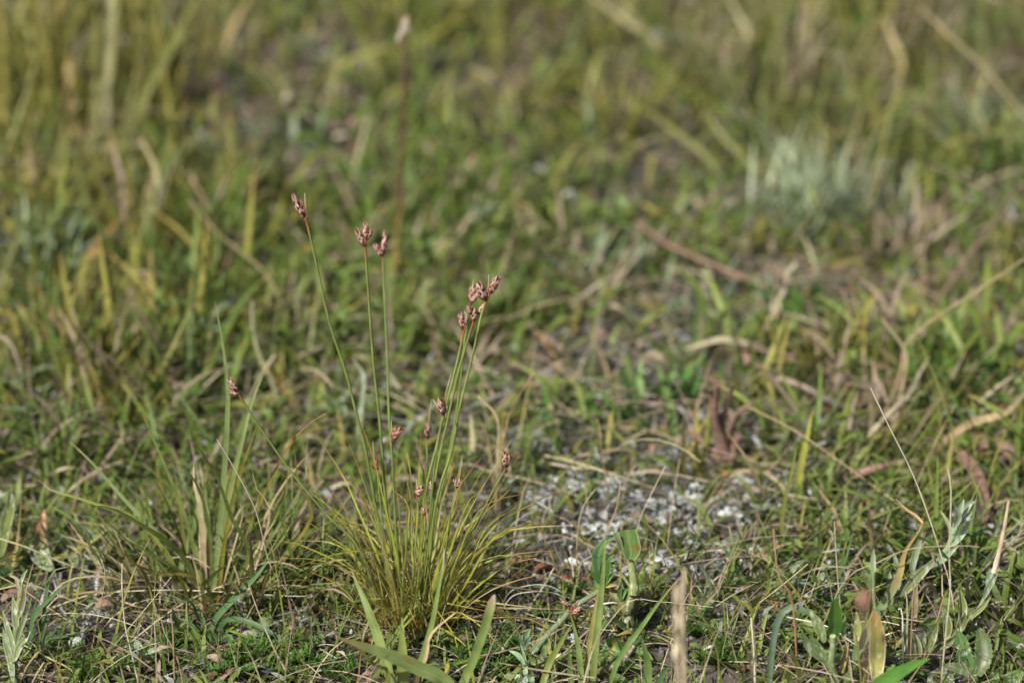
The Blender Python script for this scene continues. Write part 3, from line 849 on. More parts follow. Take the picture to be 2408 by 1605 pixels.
# ================================================================== LEFT BROAD-LEAVED HERB
hb = px_thing('broadleaf_herb', 'creeping herb with pale-edged lance leaves, one leaf flushed pink at its tip', 'herb', 165, 1335)
LH = A([.14, .20, .075])
m = MB(); add_tube(m, path(c4((700, 905), (550, 915), (400, 905), (250, 900), (120, 880), (-60, 840)), hb['_o'][1], .004, False), .0007, .0006, [(0, LH * .8), (1, LH)], 16, 6); m.build('stem', M_HAIRY, hb)
for pr, w, kw in [(((235, 900), (235, 800), (230, 690), (252, 590)), 38, dict(cfn=edge_c(LH * 1.15, tipc=(.42, .17, .10), tstart=.35))),
                  (((290, 935), (240, 880), (180, 820), (128, 770)), 34, dict(cfn=edge_c(LH, (.6, .62, .55)))),
                  (((430, 915), (400, 830), (350, 760), (298, 712)), 27, dict(cfn=edge_c(LH * .85, (.5, .53, .45)))),
                  (((560, 915), (540, 830), (490, 740), (430, 664)), 36, dict(cfn=edge_c(LH * A([.85, .9, .95]), (.5, .53, .48)))),
                  (((570, 905), (590, 840), (620, 780), (680, 760)), 22, dict(cfn=edge_c(A([.13, .14, .035]), (.2, .2, .06)))),
                  (((60, 930), (75, 850), (70, 770), (50, 700)), 48, dict(cfn=edge_c(A([.17, .17, .035]), (.2, .19, .06), blot=(.6, .2, .2, .5, (.30, .15, .04))))),
                  (((10, 850), (20, 720), (60, 560), (55, 470)), 30, dict(cfn=edge_c(LH * A([1.1, 1, .7]), (.4, .4, .25)))),
                  (((200, 915), (300, 870), (420, 820), (520, 770), (650, 660)), 9, dict(cfn=None, cols=grad(A([.25, .24, .05]), RUST))),
                  (((420, 920), (470, 870), (460, 840)), 14, dict(cfn=edge_c(LH * .8)))]:
    px_blade(hb, c4(*pr), w, kw.pop('cols', grad(LH)), rng.uniform(-.006, .008), 'lance', 'leaf', M_HAIRY, 16, 7, .35, (.1, -1, .7), 0, None, False, **kw)
m = MB(); add_tube(m, path(c4((235, 850), (255, 900), (268, 945), (180, 965), (110, 1000)), hb['_o'][1] - .006, 0, False), .00035, .00025, [(0, A([.4, .4, .18])), (1, STRAW)], 12, 5); m.build('tendril', M_LEAF, hb)

# withered grey-purple flower heads hanging in the litter
for k_, (pr, lab) in enumerate([(((1180, 170), (1165, 300), (1150, 440)), 'shrivelled grey bud with silky tip hanging below the lance leaves'), (((575, 380), (520, 480), (470, 620)), 'shrivelled grey bud with silvery tip behind a thin green blade')]):
    q = c8(*pr); o = px_thing('withered_bud', lab, 'bud', q[2][0], q[2][1] + 20)
    px_blade(o, q, 17, [(0, A([.16, .12, .11])), (.55, A([.24, .2, .2])), (.8, A([.12, .12, .15])), (1, A([.6, .62, .66]))], -.004, 'lance', 'bract', M_HAIRY, 10, 5, .8, root=False)
    px_blade(o, [(a + 3, b_ + 4) for a, b_ in q], 12, [(0, A([.2, .14, .12])), (1, A([.45, .45, .5]))], -.005, 'lance', 'bract', M_HAIRY, 10, 5, -.6, root=False)
    m = MB(); add_tube(m, [A(o['_o']) - [0, 0, .0005], (A(o['_o']) + on_plane(*q[0], o['_o'][1] + .002)) / 2 + [.002, .002, 0], on_plane(*q[0], o['_o'][1])], .0003, .0003, [(0, STRAW * .6), (1, STRAW * .6)], 6, 5); m.build('stalk', M_DRY, o)

# ================================================================== UPRIGHT SHOOT, BOTTOM LEFT CORNER
us = px_thing('upright_shoot', 'upright pale green shoot with clasping leaves and a withered tip beside the herb', 'shoot', *c8((165, 1620))[0])
m = MB(); add_tube(m, path(c8((165, 1640), (165, 1400), (190, 1000), (220, 700), (250, 450), (230, 330)), us['_o'][1], .008), .0011, .0008, [(0, LH), (.8, LH * A([1.2, 1.05, .8])), (1, A([.38, .26, .16]))], 14, 7); m.build('stem', M_HAIRY, us)
for pr, w, c in [(((160, 1560), (130, 1300), (70, 1100), (35, 900)), 17, LH), (((170, 1300), (160, 1150), (90, 900), (30, 680)), 15, LH), (((180, 1300), (220, 1150), (290, 1050), (370, 940)), 17, LH * A([1.1, 1, .8])),
                 (((195, 1100), (230, 950), (280, 830), (340, 690)), 13, LH), (((200, 950), (190, 800), (180, 650), (150, 510)), 17, LH * A([1.1, 1, .8])), (((215, 800), (260, 650), (290, 500), (270, 350)), 14, A([.2, .19, .07])),
                 (((240, 480), (215, 380), (190, 300), (110, 270)), 9, A([.36, .31, .18])), (((235, 450), (260, 330), (300, 240), (340, 190)), 8, LH)]:
    px_blade(us, c8(*pr), w, None, rng.uniform(-.004, .006), 'lance', 'leaf', M_HAIRY, 12, 5, .5, (0, -1, .4), 0, None, False, cfn=edge_c(c, (.45, .47, .38)))
gl = px_thing('grass_tuft', 'thin green grass tuft leaning over the pebbles beside the upright shoot', 'grass', *c8((330, 1250))[0])
for pr, w in [(((330, 1250), (400, 800), (600, 550), (800, 380), (930, 300)), 9), (((340, 1260), (380, 850), (470, 420)), 8), (((360, 1260), (520, 1080), (800, 1000), (1050, 1010)), 9), (((370, 1260), (520, 1050), (640, 960), (715, 880)), 7),
              (((300, 1260), (420, 950), (620, 820), (740, 800)), 5), (((340, 1260), (470, 950), (650, 790), (900, 760)), 6), (((250, 1380), (330, 1200), (480, 1000)), 7), (((420, 400), (600, 300), (850, 160)), 9), (((500, 1560), (490, 1400), (520, 1300)), 9),
              (((330, 1250), (260, 1050), (250, 800)), 7), (((320, 1250), (420, 1180), (560, 1150)), 6)]:
    px_blade(gl, c8(*pr), w, grad(BG * rng.uniform(.85, 1.2), STRAW if rng.random() < .4 else None), rng.uniform(-.004, .006))

# ================================================================== CHEWED HERB
ch = px_thing('chewed_herb', 'knobbly-stemmed herb with a bitten green leaf turned up at its top', 'herb', *c5((1050, 1300))[0])
yc = ch['_o'][1]
ST = A([.17, .19, .07])
m = MB(); add_tube(m, path(c5((1055, 1300), (1030, 1180), (1010, 1050), (1035, 960), (1052, 910)), yc, .002), .0019, .0016, [(0, A([.16, .12, .08])), (.5, ST * .75), (1, ST)], 16, 8, .14); m.build('stem', M_HAIRY, ch)
m = MB(); add_tube(m, path(c5((1052, 920), (1058, 840), (1045, 740), (1028, 660)), yc, .002, False), .0014, .0009, [(0, ST * 1.2), (1, A([.24, .29, .11]))], 12, 8, .1); m.build('leaf_stalk', M_HAIRY, ch)
m = MB(); add_tube(m, path(c5((1010, 1060), (960, 970), (900, 910), (845, 870)), yc, .004, False), .0013, .0011, [(0, ST * .8), (1, A([.2, .18, .06]))], 10, 7, .12); m.build('side_branch', M_HAIRY, ch)
m = MB(); add_tube(m, path(c5((1040, 880), (1000, 820), (950, 750), (905, 700)), yc, .003, False), .0005, .0004, [(0, ST), (1, ST)], 8, 5); m.build('twiglet', M_HAIRY, ch)
LG = A([.085, .175, .045])
def bitten(t):
    return np.clip(.45 + t * 1.6, 0, 1) * np.where(t > .9, .92, 1)
px_blade(ch, c5((1025, 665), (1035, 610), (1020, 530), (1005, 450)), 50, None, .001, bitten, 'leaf', M_LEAF, 14, 9, .35, (.15, -1, .25), .25, None, False,
         cfn=edge_c(LG * A([1.25, 1.05, 1.1]), (.34, .42, .2), blot=(.36, .62, .10, .35, (.24, .12, .03))))
px_blade(ch, c5((985, 640), (960, 570), (938, 510), (918, 470)), 13, None, -.001, 'cut', 'leaf', M_LEAF, 10, 5, .5, (.6, -1, .2), .3, None, False, cfn=edge_c(A([.2, .25, .1]), (.4, .4, .25)))
px_blade(ch, c5((830, 850), (800, 720), (805, 620), (850, 540), (918, 498)), 30, None, .002, 'lance', 'leaf', M_LEAF, 16, 7, .6, (-.3, -1, .3), .3, None, False, cfn=edge_c(LG * A([.9, .95, 1.2]), (.18, .27, .14)), wavy=.06)
px_blade(ch, c5((835, 860), (840, 760), (860, 680), (915, 610)), 26, None, -.001, 'lance', 'leaf', M_LEAF, 14, 7, .5, (.3, -1, .3), .2, None, False, cfn=edge_c(LG * .9, (.15, .25, .08)), wavy=.06)
for pr, w in [(((830, 860), (780, 800), (740, 760), (705, 728)), 11), (((830, 860), (770, 790), (750, 700)), 10), (((840, 860), (880, 800), (915, 755)), 10), (((840, 870), (790, 860), (765, 800)), 9), (((850, 860), (880, 850), (885, 805)), 7),
              (((960, 970), (955, 900), (970, 815)), 10), (((970, 960), (990, 900), (1030, 865)), 10), (((880, 700), (910, 690), (945, 672)), 7)]:
    px_blade(ch, c5(*pr), w, grad(LG * rng.uniform(.85, 1.2)), rng.uniform(-.002, .003), 'lance', 'leaf', M_LEAF, 8, 5, .5, root=False)
px_blade(ch, c5((850, 870), (890, 855), (945, 852)), 8, grad(A([.3, .22, .06]), RUST), 0, 'lance', 'leaf', M_LEAF, 8, 5, .4, root=False)
px_blade(ch, c5((830, 1480), (870, 1390), (910, 1310), (935, 1245)), 46, None, -.010, bitten, 'leaf', M_LEAF, 14, 9, .25, (-.1, -1, .6), 0, None, False, cfn=edge_c(LG * 1.1, (.3, .36, .15), blot=(.6, -.05, .5, .22, (.32, .26, .09))))
px_blade(ch, c5((850, 1500), (930, 1450), (1010, 1435), (1125, 1460)), 26, None, -.016, 'lance', 'leaf', M_HAIRY, 16, 7, .4, (0, -1, 1), .3, None, False, cfn=edge_c(LG * A([1.1, 1, 1]), (.3, .34, .2)), wavy=.12)
px_blade(ch, c5((820, 1500), (870, 1515), (935, 1490)), 14, grad(LG * 1.2), -.016, 'lance', 'leaf', M_LEAF, 10, 5, .3, root=False)
px_blade(ch, c5((780, 1200), (840, 1130), (890, 1120)), 22, grad(LG * .8), -.002, 'ovate', 'leaf', M_LEAF, 10, 5, .3, root=False, wavy=.1)
for pr in [((1055, 1180), (1070, 1140), (1078, 1090)), ((1060, 1180), (1095, 1150), (1110, 1110)), ((1050, 1190), (1030, 1150), (1025, 1110))]:
    px_blade(ch, c5(*pr), 8, grad(LG * 1.1), -.003, 'lance', 'leaf', M_LEAF, 7, 3, .4, root=False)
m = MB(); add_tube(m, path(c5((1055, 1290), (950, 1420), (820, 1480), (700, 1500)), yc - .014, -.006, False), .0012, .0009, [(0, A([.14, .11, .06])), (1, A([.16, .15, .07]))], 10, 6, .12); m.build('runner', M_HAIRY, ch)

for pr, w in [(((1040, 1300), (960, 1330), (900, 1300), (850, 1240)), 20), (((1060, 1290), (1120, 1240), (1180, 1230)), 16), (((1050, 1310), (1130, 1350), (1200, 1400)), 18), (((900, 1480), (850, 1420), (790, 1380), (740, 1370)), 18), (((1030, 1180), (960, 1130), (900, 1130)), 12), (((900, 1500), (960, 1540), (1040, 1560)), 18), (((760, 1480), (700, 1420), (640, 1400)), 14)]:
    px_blade(ch, c5(*pr), w, None, rng.uniform(-.012, -.004), 'lance', 'leaf', M_LEAF, 12, 5, .4, (0, -1, .8), .2, None, False, cfn=edge_c(LG * rng.uniform(.8, 1.15), (.16, .24, .08)), wavy=.06)

# grass in front of the chewed herb
gf = px_thing('grass_tuft', 'loose stand of narrow green blades crossing in front of the chewed herb', 'grass', 1395, 1660)
for pr, w, dy, c in [(((740, 1740), (770, 1400), (800, 1100), (830, 800), (850, 475)), 16, .012, A([.15, .2, .06])), (((690, 1740), (720, 1400), (770, 1050), (820, 800)), 12, .012, A([.2, .19, .06])),
                     (((690, 1740), (670, 1500), (650, 1300), (600, 1075)), 15, .004, FRB * .9), (((340, 1740), (430, 1450), (520, 1280), (605, 1135)), 16, .004, FRB * A([1, .9, .7])), (((610, 1740), (595, 1500), (580, 1280)), 14, .002, FRB * .8),
                     (((820, 1560), (950, 1390), (1090, 1190), (1240, 980), (1395, 790)), 12, .006, A([.13, .2, .055])), (((1150, 1740), (1160, 1480), (1140, 1330), (1110, 1230)), 20, .0, A([.11, .17, .05])), (((1200, 1740), (1260, 1520), (1330, 1425)), 14, -.004, BG)]:
    px_blade(gf, c5(*pr), w, grad(c, ORANGE if w == 12 else None), dy, nu=5)

# silvery stalk and cudweed
sv = px_thing('silver_stalk', 'woolly silver-green stalk leaning diagonally towards the chewed herb', 'stalk', *c9((480, 1240))[0])
SL = A([.17, .24, .145])
m = MB(); add_tube(m, path(c9((500, 1230), (640, 1060), (820, 820), (1000, 640), (1160, 460), (1330, 350), (1520, 230)), sv['_o'][1], .006), .00085, .00075, [(0, SL), (1, SL * A([1, .9, .8]))], 20, 7); m.build('stem', M_SILVER, sv)
px_blade(sv, c9((730, 1120), (800, 1010), (830, 850)), 20, grad(A([.19, .26, .09])), -.001, 'lance', 'leaf', M_HAIRY, 10, 5, .3, root=False)
px_blade(sv, c9((500, 1240), (680, 1180), (850, 1130)), 18, grad(A([.2, .23, .1])), -.002, 'lance', 'leaf', M_HAIRY, 10, 5, .3, root=False)
m = MB(); add_tube(m, path(c9((1280, 450), (1450, 430), (1700, 390), (1935, 400)), sv['_o'][1] + .006, 0, False), .0003, .0003, [(0, A([.5, .55, .5])), (1, A([.4, .45, .38]))], 10, 5); m.build('side_stalk', M_SILVER, sv)
cw = px_thing('cudweed', 'little woolly grey cudweed plant with narrow pale leaves in front of the sedge', 'herb', *c9((520, 1560))[0])
for pr, w, c in [(((520, 1560), (500, 1300), (480, 1100), (430, 960)), 12, SL * 1.4), (((500, 1250), (420, 1130), (350, 1080), (270, 1050)), 12, SL * 1.5), (((510, 1560), (430, 1440), (330, 1390), (200, 1385)), 16, SL * 1.5), (((500, 1050), (460, 900), (415, 830)), 11, SL),
                 (((490, 1000), (520, 850), (570, 740)), 14, A([.2, .3, .13])), (((500, 1000), (540, 900), (600, 840)), 11, SL), (((560, 1560), (590, 1440), (590, 1290)), 14, SL * 1.4), (((470, 980), (440, 900), (470, 820)), 10, SL)]:
    px_blade(cw, c9(*pr), w, grad(c), rng.uniform(-.004, .004), 'lance', 'leaf', M_SILVER, 10, 5, .4, root=False)

# fallen culm with spikelets lying against the stalk
fc = px_thing('fallen_sedge_culm', 'fallen red-brown sedge spikelets caught against the silver stalk', 'sedge', *c9((1260, 1000))[0])
fc['_o'] = [float(q) for q in fc.location]
culm(c9((1260, 1010), (1230, 900), (1180, 700), (1140, 570)), fc['_o'][1], -.004, H(c9, ((1145, 440), (980, 355), .36), ((1120, 555), (1280, 455), .36), ((1190, 430), (1240, 355), .4), ((1140, 500), (1060, 520), .4)),
     [c9((1250, 460), (1320, 480), (1380, 500)), c9((1240, 470), (1290, 490), (1330, 510))], r=.0007, c=A([.16, .2, .07]), parent=fc)

# ================================================================== RIGHT-HAND HERBS
r1 = px_thing('spotted_leaf_herb', 'herb with one broad yellowing leaf blotched brown and a bright green leaf', 'herb', *c7((600, 1620))[0])
y1 = r1['_o'][1]
YL = A([.27, .26, .075])
px_blade(r1, c7((620, 1610), (625, 1400), (630, 1150), (600, 900)), 40, None, -.004, lambda t: np.clip(np.sin(np.pi * np.clip(t * .93 + .05, 0, 1)) ** .55, .05, 1), 'leaf', M_HAIRY, 24, 9, .2, (0, -1, .35), 0, None, False,
         cfn=edge_c(YL, (.55, .5, .35), (.42, .27, .08), .55, blot=(.62, .8, .07, .30, (.09, .05, .05))))
px_blade(r1, c7((225, 1150), (245, 1050), (245, 930), (240, 800)), 35, None, -.004, lambda t: np.clip(np.sin(np.pi * np.clip(t * .85 + .13, 0, 1)) ** .6, .05, 1), 'leaf', M_LEAF, 18, 7, .25, (.1, -1, .3), 0, None, False, cfn=edge_c(A([.085, .21, .03]), (.12, .26, .05)))
m = MB(); add_tube(m, path(c7((280, 1620), (240, 1480), (215, 1380), (230, 1250), (225, 1140)), y1, -.004), .0012, .0008, [(0, LH), (1, A([.25, .32, .15]))], 12, 7); m.build('stem', M_HAIRY, r1)
for pr, w, c in [(((200, 1380), (120, 1300), (60, 1200), (10, 1130)), 22, LH * .9), (((230, 1450), (130, 1330), (0, 1220), (-60, 1100)), 26, LH), (((150, 1200), (110, 1080), (60, 980), (0, 890)), 24, LH * A([1, .95, .8])), (((220, 1380), (300, 1310), (310, 1260)), 10, LG), (((215, 1370), (250, 1320), (330, 1310)), 8, LG),
                 (((335, 1180), (320, 1080), (340, 950)), 13, LH * 1.1), (((430, 1220), (450, 1100), (440, 910)), 17, A([.2, .21, .07])), (((310, 1480), (330, 1330), (370, 1190)), 14, A([.26, .2, .07])), (((220, 1420), (200, 1340), (150, 1260)), 12, LH), (((210, 1400), (210, 1300), (215, 1190)), 9, LH * 1.3)]:
    px_blade(r1, c7(*pr), w, None, rng.uniform(-.004, .006), 'lance', 'leaf', M_HAIRY, 12, 5, .4, (0, -1, .5), 0, None, False, cfn=edge_c(c, c * 1.6))
px_blade(r1, c7((310, 1560), (420, 1330), (560, 1080), (680, 860), (800, 660), (850, 520), (880, 380), (1000, 200), (1045, 110)), 22, grad(A([.15, .2, .09]), A([.33, .2, .08]), at=.55), .012, name='blade', prof=lambda t: np.where(t < .62, .95, np.clip(.95 - (t - .62) * 2.6, .15, 1)), n=24)
px_blade(r1, c7((1045, 110), (980, 40), (900, -10), (800, -110)), 5, grad(A([.35, .22, .1]), STRAW), .004, 'thread', 'dry_tip', M_DRY, root=False, y=y1 + .012)
m = MB(); add_tube(m, path(c7((610, 900), (600, 780), (595, 620), (597, 560)), y1 - .004, .004, False), .0004, .0004, [(0, LH), (1, LH)], 8, 5); m.build('stem', M_HAIRY, r1)
px_blade(r1, c7((597, 600), (590, 500), (597, 340)), 13, None, 0, 'lance', 'leaf', M_SILVER, 12, 5, .4, root=False, cfn=edge_c(A([.2, .27, .14]), (.5, .52, .5)))
px_blade(r1, c7((597, 720), (560, 660), (525, 560)), 16, None, -.001, 'lance', 'leaf', M_HAIRY, 10, 5, .4, root=False, cfn=edge_c(LH, (.34, .3, .2)))
px_blade(r1, c7((610, 900), (670, 930), (725, 890)), 14, grad(A([.09, .13, .06])), -.001, 'lance', 'leaf', M_HAIRY, 10, 5, .4, root=False)

r2 = px_thing('silky_herb', 'silky herb with a rising zigzag stem of pale-edged leaves ending in a dry brown tip', 'herb', *c7((1010, 1480))[0])
y2 = r2['_o'][1]
RH = A([.17, .20, .07])
m = MB(); add_tube(m, path(c7((1010, 1480), (1060, 1330), (1200, 1250), (1380, 1060), (1560, 880), (1630, 720), (1690, 560)), y2, .010), .0006, .0005, [(0, RH), (1, SL * 1.2)], 20, 6); m.build('stem', M_SILVER, r2)
m = MB(); add_tube(m, path(c7((1690, 570), (1730, 420), (1780, 200), (1830, -90)), y2 + .010, .006, False), .0008, .0004, [(0, A([.40, .32, .24])), (.5, A([.32, .24, .17])), (1, A([.36, .28, .18]))], 14, 6, .2); m.build('dry_tip', M_DRY, r2)
for pr, w, c, e in [(((1010, 1340), (960, 1230), (900, 1120), (850, 1015)), 38, A([.17, .205, .08]), (.52, .54, .42)), (((1090, 1290), (1110, 1180), (1150, 1080), (1180, 1010)), 26, A([.15, .19, .06]), (.45, .45, .3)), (((1040, 1250), (1045, 1180), (1060, 1100)), 16, LH, (.5, .5, .4)),
                    (((1250, 1180), (1270, 1080), (1260, 980), (1225, 870)), 22, RH * A([1, 1.05, .8]), (.5, .52, .4)), (((1350, 1080), (1400, 980), (1410, 850), (1375, 710)), 20, RH * A([1.1, 1.1, .9]), (.55, .55, .42)), (((1300, 1140), (1380, 1070), (1420, 990), (1430, 920)), 19, RH * A([.85, .8, .7]), (.3, .28, .15)),
                    (((1400, 1050), (1480, 960), (1580, 880), (1670, 775)), 15, RH * A([.95, .9, .7]), (.4, .42, .3)), (((1600, 800), (1640, 700), (1690, 620), (1725, 555)), 15, SL, (.45, .5, .35)), (((1630, 720), (1640, 620), (1655, 510)), 11, SL * .9, (.4, .45, .3)), (((1200, 1260), (1300, 1200), (1340, 1120)), 12, RH, (.3, .3, .2))]:
    px_blade(r2, c7(*pr), w, None, rng.uniform(-.003, .004), 'lance', 'leaf', M_HAIRY, 16, 7, .45, (0, -1, .4), 0, None, False, cfn=edge_c(c, e))
px_blade(r2, c7((880, 1090), (850, 1050), (835, 1010)), 16, grad(A([.12, .07, .06]), A([.3, .25, .25])), -.002, 'ovate', 'withered_tip', M_DRY, 8, 5, 1.0, root=False)

r3 = px_thing('silver_herb', 'silver-white herb leaning right with a star of pale leaves at its top', 'herb', *c7((730, 960))[0])
y3 = r3['_o'][1]
m = MB(); add_tube(m, path(c7((720, 980), (830, 780), (950, 620), (1110, 500), (1250, 380), (1310, 260), (1350, 120)), y3, .010), .0011, .0009, [(0, A([.15, .18, .08])), (.6, A([.2, .25, .13])), (1, SL * 1.3)], 20, 7); m.build('stem', M_SILVER, r3)
for pr, w, c in [(((840, 790), (980, 620), (1100, 500), (1200, 420)), 22, A([.17, .2, .07])), (((810, 740), (830, 600), (800, 460), (765, 355)), 14, SL), (((950, 600), (955, 480), (1000, 320), (1045, 180)), 17, A([.21, .26, .13])), (((730, 780), (720, 700), (745, 640), (745, 550)), 13, SL),
                 (((690, 1000), (780, 880), (870, 815)), 16, A([.16, .2, .06])), (((1120, 530), (1180, 480), (1240, 420), (1370, 320)), 18, SL * 1.3), (((1280, 330), (1360, 260), (1430, 170), (1475, 80)), 16, SL * 1.3), (((1300, 260), (1290, 150), (1240, 50), (1205, 0)), 9, A([.26, .27, .09])),
                 (((1330, 160), (1370, 60), (1330, -60)), 15, SL * 1.4), (((1340, 140), (1400, 30), (1470, -60), (1530, -90)), 18, SL * 1.35), (((1345, 120), (1390, -20), (1420, -110)), 15, SL * 1.4), (((1345, 140), (1440, 60), (1500, 10)), 14, SL * 1.25)]:
    px_blade(r3, c7(*pr), w, None, rng.uniform(-.003, .005), 'lance', 'leaf', M_SILVER, 14, 5, .45, (0, -1, .4), 0, None, False, cfn=edge_c(c * .9, (.36, .40, .32)))

r4 = px_thing('serrate_herb', 'dark green toothed leaf pair with a pale hairy blotch near the corner', 'herb', *c7((1540, 1640))[0])
for pr, w, c, bl in [(((1540, 1500), (1590, 1350), (1590, 1200), (1555, 1075)), 44, A([.10, .15, .055]), (.45, .3, .3, .3, (.30, .32, .26))), (((1500, 1450), (1440, 1330), (1400, 1200), (1360, 1090)), 34, A([.07, .165, .04]), None), (((1510, 1500), (1420, 1450), (1330, 1420), (1240, 1405)), 24, A([.15, .2, .08]), None), (((1460, 1450), (1400, 1370), (1360, 1260)), 24, A([.07, .16, .04]), None),
                     (((1300, 1640), (1290, 1520), (1240, 1440), (1200, 1330)), 20, A([.10, .13, .06]), None), (((1800, 1640), (1850, 1540), (1960, 1460)), 40, A([.11, .19, .06]), None), (((1650, 1640), (1700, 1500), (1730, 1440)), 26, A([.10, .17, .05]), None), (((1120, 1640), (1110, 1540), (1135, 1470)), 14, SL, None)]:
    px_blade(r4, c7(*pr), w, None, rng.uniform(-.006, .004), lambda t: np.clip(np.sin(np.pi * np.clip(t * .93 + .06, 0, 1)) ** .6, .05, 1) * (1 + .09 * np.sign(np.sin(t * 62))), 'leaf', M_HAIRY, 26, 7, .3, (0, -1, .5), 0, None, False, cfn=edge_c(c, c * 1.4, blot=bl))
m = MB(); add_tube(m, path(c7((1540, 1660), (1530, 1580), (1520, 1490)), r4['_o'][1], 0), .0009, .0008, [(0, LH), (1, LH)], 6, 6); m.build('stem', M_HAIRY, r4)

o = px_thing('broad_grass', 'single broad bright green blade pointing right below the spotted leaf', 'grass', 2060, 1665)
px_blade(o, [(2050, 1660)] + c6((930, 1600), (1050, 1520), (1160, 1460), (1265, 1418)), 34, grad(A([.08, .19, .035])), -.006, nu=5, face=(0, -1, .9))
o = px_thing('arched_grass', 'bluish grass blade arched over like a hook beside the spotted leaf', 'grass', *c6((285, 1640))[0])
px_blade(o, c6((280, 1640), (290, 1450), (320, 1240), (370, 1130), (450, 1105), (530, 1150), (590, 1240), (650, 1330)), 16, grad(A([.14, .20, .13])), .004, nu=5, face=(.3, -1, .9), n=22)
o = px_thing('grass_sprout', 'small yellow-green sprout of three blades under the arched bluish blade', 'grass', *c6((450, 1620))[0])
for pr in [((440, 1620), (410, 1550), (350, 1430)), ((480, 1620), (460, 1480), (405, 1345)), ((430, 1620), (400, 1540), (340, 1480))]:
    px_blade(o, c6(*pr), 12, grad(A([.15, .18, .05]), STRAW), -.004)
o = px_thing('grass_sprout', 'stiff bluish single grass spike rising behind the bright green leaf', 'grass', *c7((285, 900))[0])
px_blade(o, c7((285, 900), (295, 740), (330, 500), (412, 195)), 8, grad(A([.13, .19, .10])), .004, 'thread')

# grass clump behind the right-hand herbs
gr = px_thing('grass_clump', 'tangled green grass clump with limp narrow blades behind the silver herb', 'grass', *c6((560, 800))[0])
for pr, w, c in [(((420, 920), (400, 780), (410, 650)), 24, A([.07, .16, .035])), (((560, 860), (600, 700), (640, 560), (620, 400)), 12, GR), (((600, 880), (650, 760), (800, 620), (1000, 520), (1130, 480)), 12, GR), (((580, 880), (560, 700), (540, 600)), 20, A([.08, .13, .04])), (((640, 900), (700, 820), (850, 740)), 13, GR), (((450, 920), (520, 800), (560, 650)), 14, GR * .9),
                 (((700, 880), (800, 800), (760, 640), (740, 420)), 10, GR), (((600, 1050), (610, 900), (580, 760)), 14, A([.11, .17, .07])), (((780, 900), (800, 780), (760, 650)), 11, GR), (((380, 720), (360, 560), (420, 280), (450, 120)), 10, GR * A([1.2, 1.05, .9])), (((420, 860), (230, 780), (120, 700)), 14, A([.08, .17, .05])), (((400, 1030), (310, 990), (220, 930)), 14, A([.10, .17, .05])), (((560, 900), (700, 650), (900, 480), (1050, 430)), 10, GR)]:
    px_blade(gr, c6(*pr), w, grad(c * rng.uniform(.85, 1.1)), rng.uniform(-.01, .03))
for q in range(60):
    b = A(gr['_o']) + A([rng.normal(0, .018), rng.normal(.006, .013), 0]); b[2] = float(terrain(b[0], b[1])) - .0006
    c = STRAW * rng.uniform(.5, .9) if rng.random() < .25 else GR * rng.uniform(.7, 1.15)
    wild_blade('blade', gr, b, rng.uniform(0, 6.283), rng.uniform(.012, .034), rng.uniform(.5, 1.4), rng.uniform(-.5, .8), rng.uniform(.0008, .0017), grad(c, STRAW if rng.random() < .4 else None), twist=rng.normal(0, .5))
o = px_thing('yellow_grass', 'upright yellow grass blade with a red tip beyond the grass clump', 'grass', *c10((1225, 1200))[0])
px_blade(o, c10((1225, 1200), (1240, 1050), (1270, 900), (1298, 765)), 15, grad(A([.30, .31, .06]), RUST, at=.93), .006)

# blurred stalks close to the lens
for pr, y, lab in [(((1385, 1900), (1385, 1500), (1370, 1200), (1362, 890)), .555, 'pale dry grass stalk with a feathery top standing in the foreground'), (((1440, 1900), (1425, 1400), (1415, 1000), (1430, 740)), .57, 'thinner pale dry stalk standing beside the feathery one in the foreground')]:
    q = c5(*pr)
    top = [on_plane(u, v, y) for u, v in q]
    o = thing('dry_stalk', lab, 'stalk', (top[0][0] + .004, y, float(terrain(top[0][0] + .004, y))))
    m = MB(); add_tube(m, [A(o['_o']) - [0, 0, .001]] + top, .0007, .0004, [(0, STRAW), (1, A([.5, .42, .3]))], 20, 6); m.build('stem', M_DRY, o)
    if 'feathery' in lab.split(' standing')[0] and y < .56:
        for k_ in range(16):
            t_ = .45 + .5 * k_ / 15
            b = spline(top, 50)[int(t_ * 49)]
            m = MB(); add_leaf(m, [b, b + A([rng.normal(0, .0007), rng.normal(0, .0007), .003]), b + A([rng.normal(0, .0012), rng.normal(0, .001), .006])], .0008, [(0, STRAW), (1, PALE)], 'lance', 5, 3); m.build('spikelet', M_DRY, o)
yq = .50
hp = [on_plane(u, v, yq) for u, v in c6((900, 1900), (880, 1500), (862, 1200), (858, 1120))]
o = thing('pink_flower_head', 'blurred pinkish seed head on a thin stalk standing in front of the spotted leaf', 'flower', (hp[0][0] + .003, yq, float(terrain(hp[0][0] + .003, yq))))
m = MB(); add_tube(m, [A(o['_o']) - [0, 0, .001]] + hp, .00028, .00025, [(0, A([.3, .24, .12])), (1, A([.35, .22, .16]))], 16, 5); m.build('stem', M_DRY, o)
for k_ in range(9):
    a = k_ * 2.4; b = hp[-1]
    spikelet(o, b + A([0, 0, -.0006]), b + A([.0013 * math.cos(a), .0013 * math.sin(a), .0036 + .0004 * (k_ % 3)]), .0014, (.42, .20, .15), (.6, .36, .28), k_)
